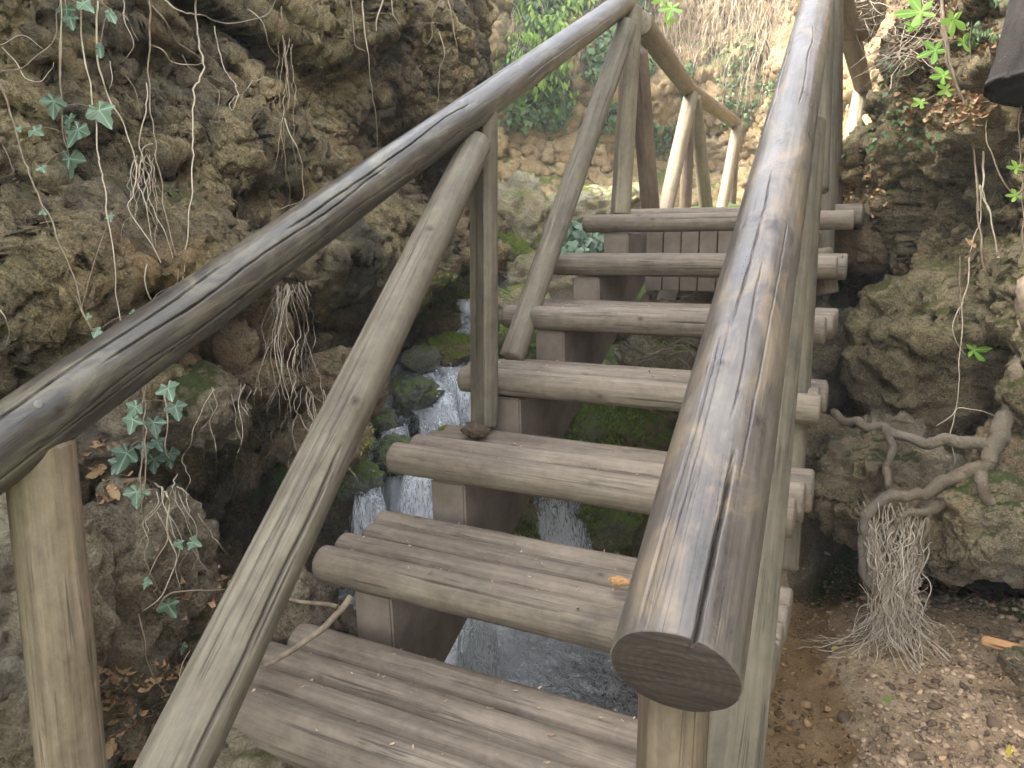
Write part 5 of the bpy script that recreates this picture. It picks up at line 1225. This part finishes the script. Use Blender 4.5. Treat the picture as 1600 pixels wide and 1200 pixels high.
scatter_leaves('ivy_patch', 130, lambda r: (r.uniform(1320, 1470), r.uniform(90, 250)), 'ivy_bg', .012, .03, 35, 'small green leaves on the mossy slope right of the far post', 'ivy', thresh=.05)
scatter_leaves('fern_scrub', 200, lambda r: (r.uniform(1520, 1600), r.uniform(0, 60)), 'ivy_bg', .015, .03, 37, 'soft green growth along the top right slope', 'scrub', thresh=-.2, kind='x')
scatter_leaves('ivy_patch', 500, lambda r: (r.uniform(1090, 1250), r.uniform(20, 200)), 'ivy_bg', .03, .06, 38, 'scattered small leaves among the dry stems of the far bank', 'ivy', thresh=.1, off=.2)
for (x0, x1, y0, y1, n_, lab) in ((860,1005,625,720,1500,'short moss fronds on the rocks under the fourth step'),(800,1010,770,865,1200,'short moss fronds beside the middle waterfall'),
      (650,740,430,530,900,'moss fronds on the boulder at the head of the cascade'),(780,850,500,570,700,'moss fronds on the green cushions by the fifth step'),(520,720,640,800,700,'patchy moss on the wet cascade rocks left of the stairs')):
    scatter_leaves('moss', n_, lambda r: (r.uniform(x0, x1), r.uniform(y0, y1)), 'moss_frond', .008, .020, int(x0), lab, 'moss', thresh=-.05, off=.012, kind='x', nz=1.2)
# dry hanging stems
rg = random.Random(44); cos = []; qs = []; base = 0
for k in range(900):
    px = rg.choice([rg.uniform(930, 1270), rg.uniform(1010, 1250), rg.uniform(800, 960)]); py = rg.uniform(-60, 85) if px > 960 else rg.uniform(-60, 60)
    p, nr, ob = cast(px, py, 9)
    if ob is None or ob.name.split('.')[0] != 'earth_bank': continue
    L = rg.uniform(.3, .8); a = rg.uniform(-.45, .45); out = rg.uniform(.05, .3)
    toc = (EYE-p)/np.linalg.norm(EYE-p); side = np.cross(toc, [0,0,1])
    pts = [p + toc*(out*math.sin(f*2.2)+.02) + side*(a*L*f + rg.uniform(-.02,.02)) + np.array([0,0,-L*f + .25*L*f*(1-f)*2]) for f in np.linspace(0, 1, 6)]
    c = catmull(pts, 3); co, q = tube(c, rg.uniform(.002, .0045)*np.linspace(1, .5, len(c)), 3); cos.append(co); qs.append(q+base); base += len(co)
link('dry_stems', mesh_np('dry_stems', np.concatenate(cos), np.concatenate(qs)), M['straw'], kind='stuff', label='tangled dry stems and grass hanging over the far bank', cat='dry grass')
# twiggy dry roots on the slope at upper right
rg = random.Random(45); cos = []; qs = []; base = 0
for k in range(260):
    px, py = (rg.uniform(1320, 1470), rg.uniform(-20, 110)) if k % 3 else (rg.uniform(1030, 1095), rg.uniform(440, 560))
    p, nr, ob = cast(px, py, 6)
    if ob is None: continue
    L = rg.uniform(.08, .28); dr = np.array([rg.uniform(-1,1), rg.uniform(-1,.2), rg.uniform(-1,.4)]); dr /= np.linalg.norm(dr)
    toc = (EYE-p)/np.linalg.norm(EYE-p)
    pts = [p + toc*(.02+.05*math.sin(f*3)) + dr*L*f + np.array([rg.uniform(-.01,.01) for _ in range(3)]) for f in np.linspace(0, 1, 5)]
    c = catmull(pts, 3); co, q = tube(c, rg.uniform(.001, .003)*np.linspace(1, .4, len(c)), 4); cos.append(co); qs.append(q+base); base += len(co)
link('dry_twigs', mesh_np('dry_twigs', np.concatenate(cos), np.concatenate(qs)), M['root'], kind='stuff', label='dry twigs and rootlets strewn on the slopes beside the walkway', cat='twigs')

# ------------------------------------------------------------------ thin volume added to imitate lens glare
hm = NT('glare_veil'); hm.t.nodes.remove(hm.b)
pv = hm.t.nodes.new('ShaderNodeVolumePrincipled'); pv.inputs['Color'].default_value = (.93,.95,1,1); pv.inputs['Density'].default_value = .0045
hm.t.links.new(pv.outputs[0], hm.out.inputs['Volume'])
bx_ = np.array([[x, y, z] for x in (-14, 14) for y in (-8, 22) for z in (-1.5, 8.2)], float)
hb = mesh_np('glare_veil', bx_, quads=[[0,1,3,2],[4,6,7,5],[0,4,5,1],[2,3,7,6],[0,2,6,4],[1,5,7,3]], smooth=False)
link('glare_veil', hb, hm.m, kind='stuff', label='faint bright volume added to stand in for lens glare', cat='glare_veil')
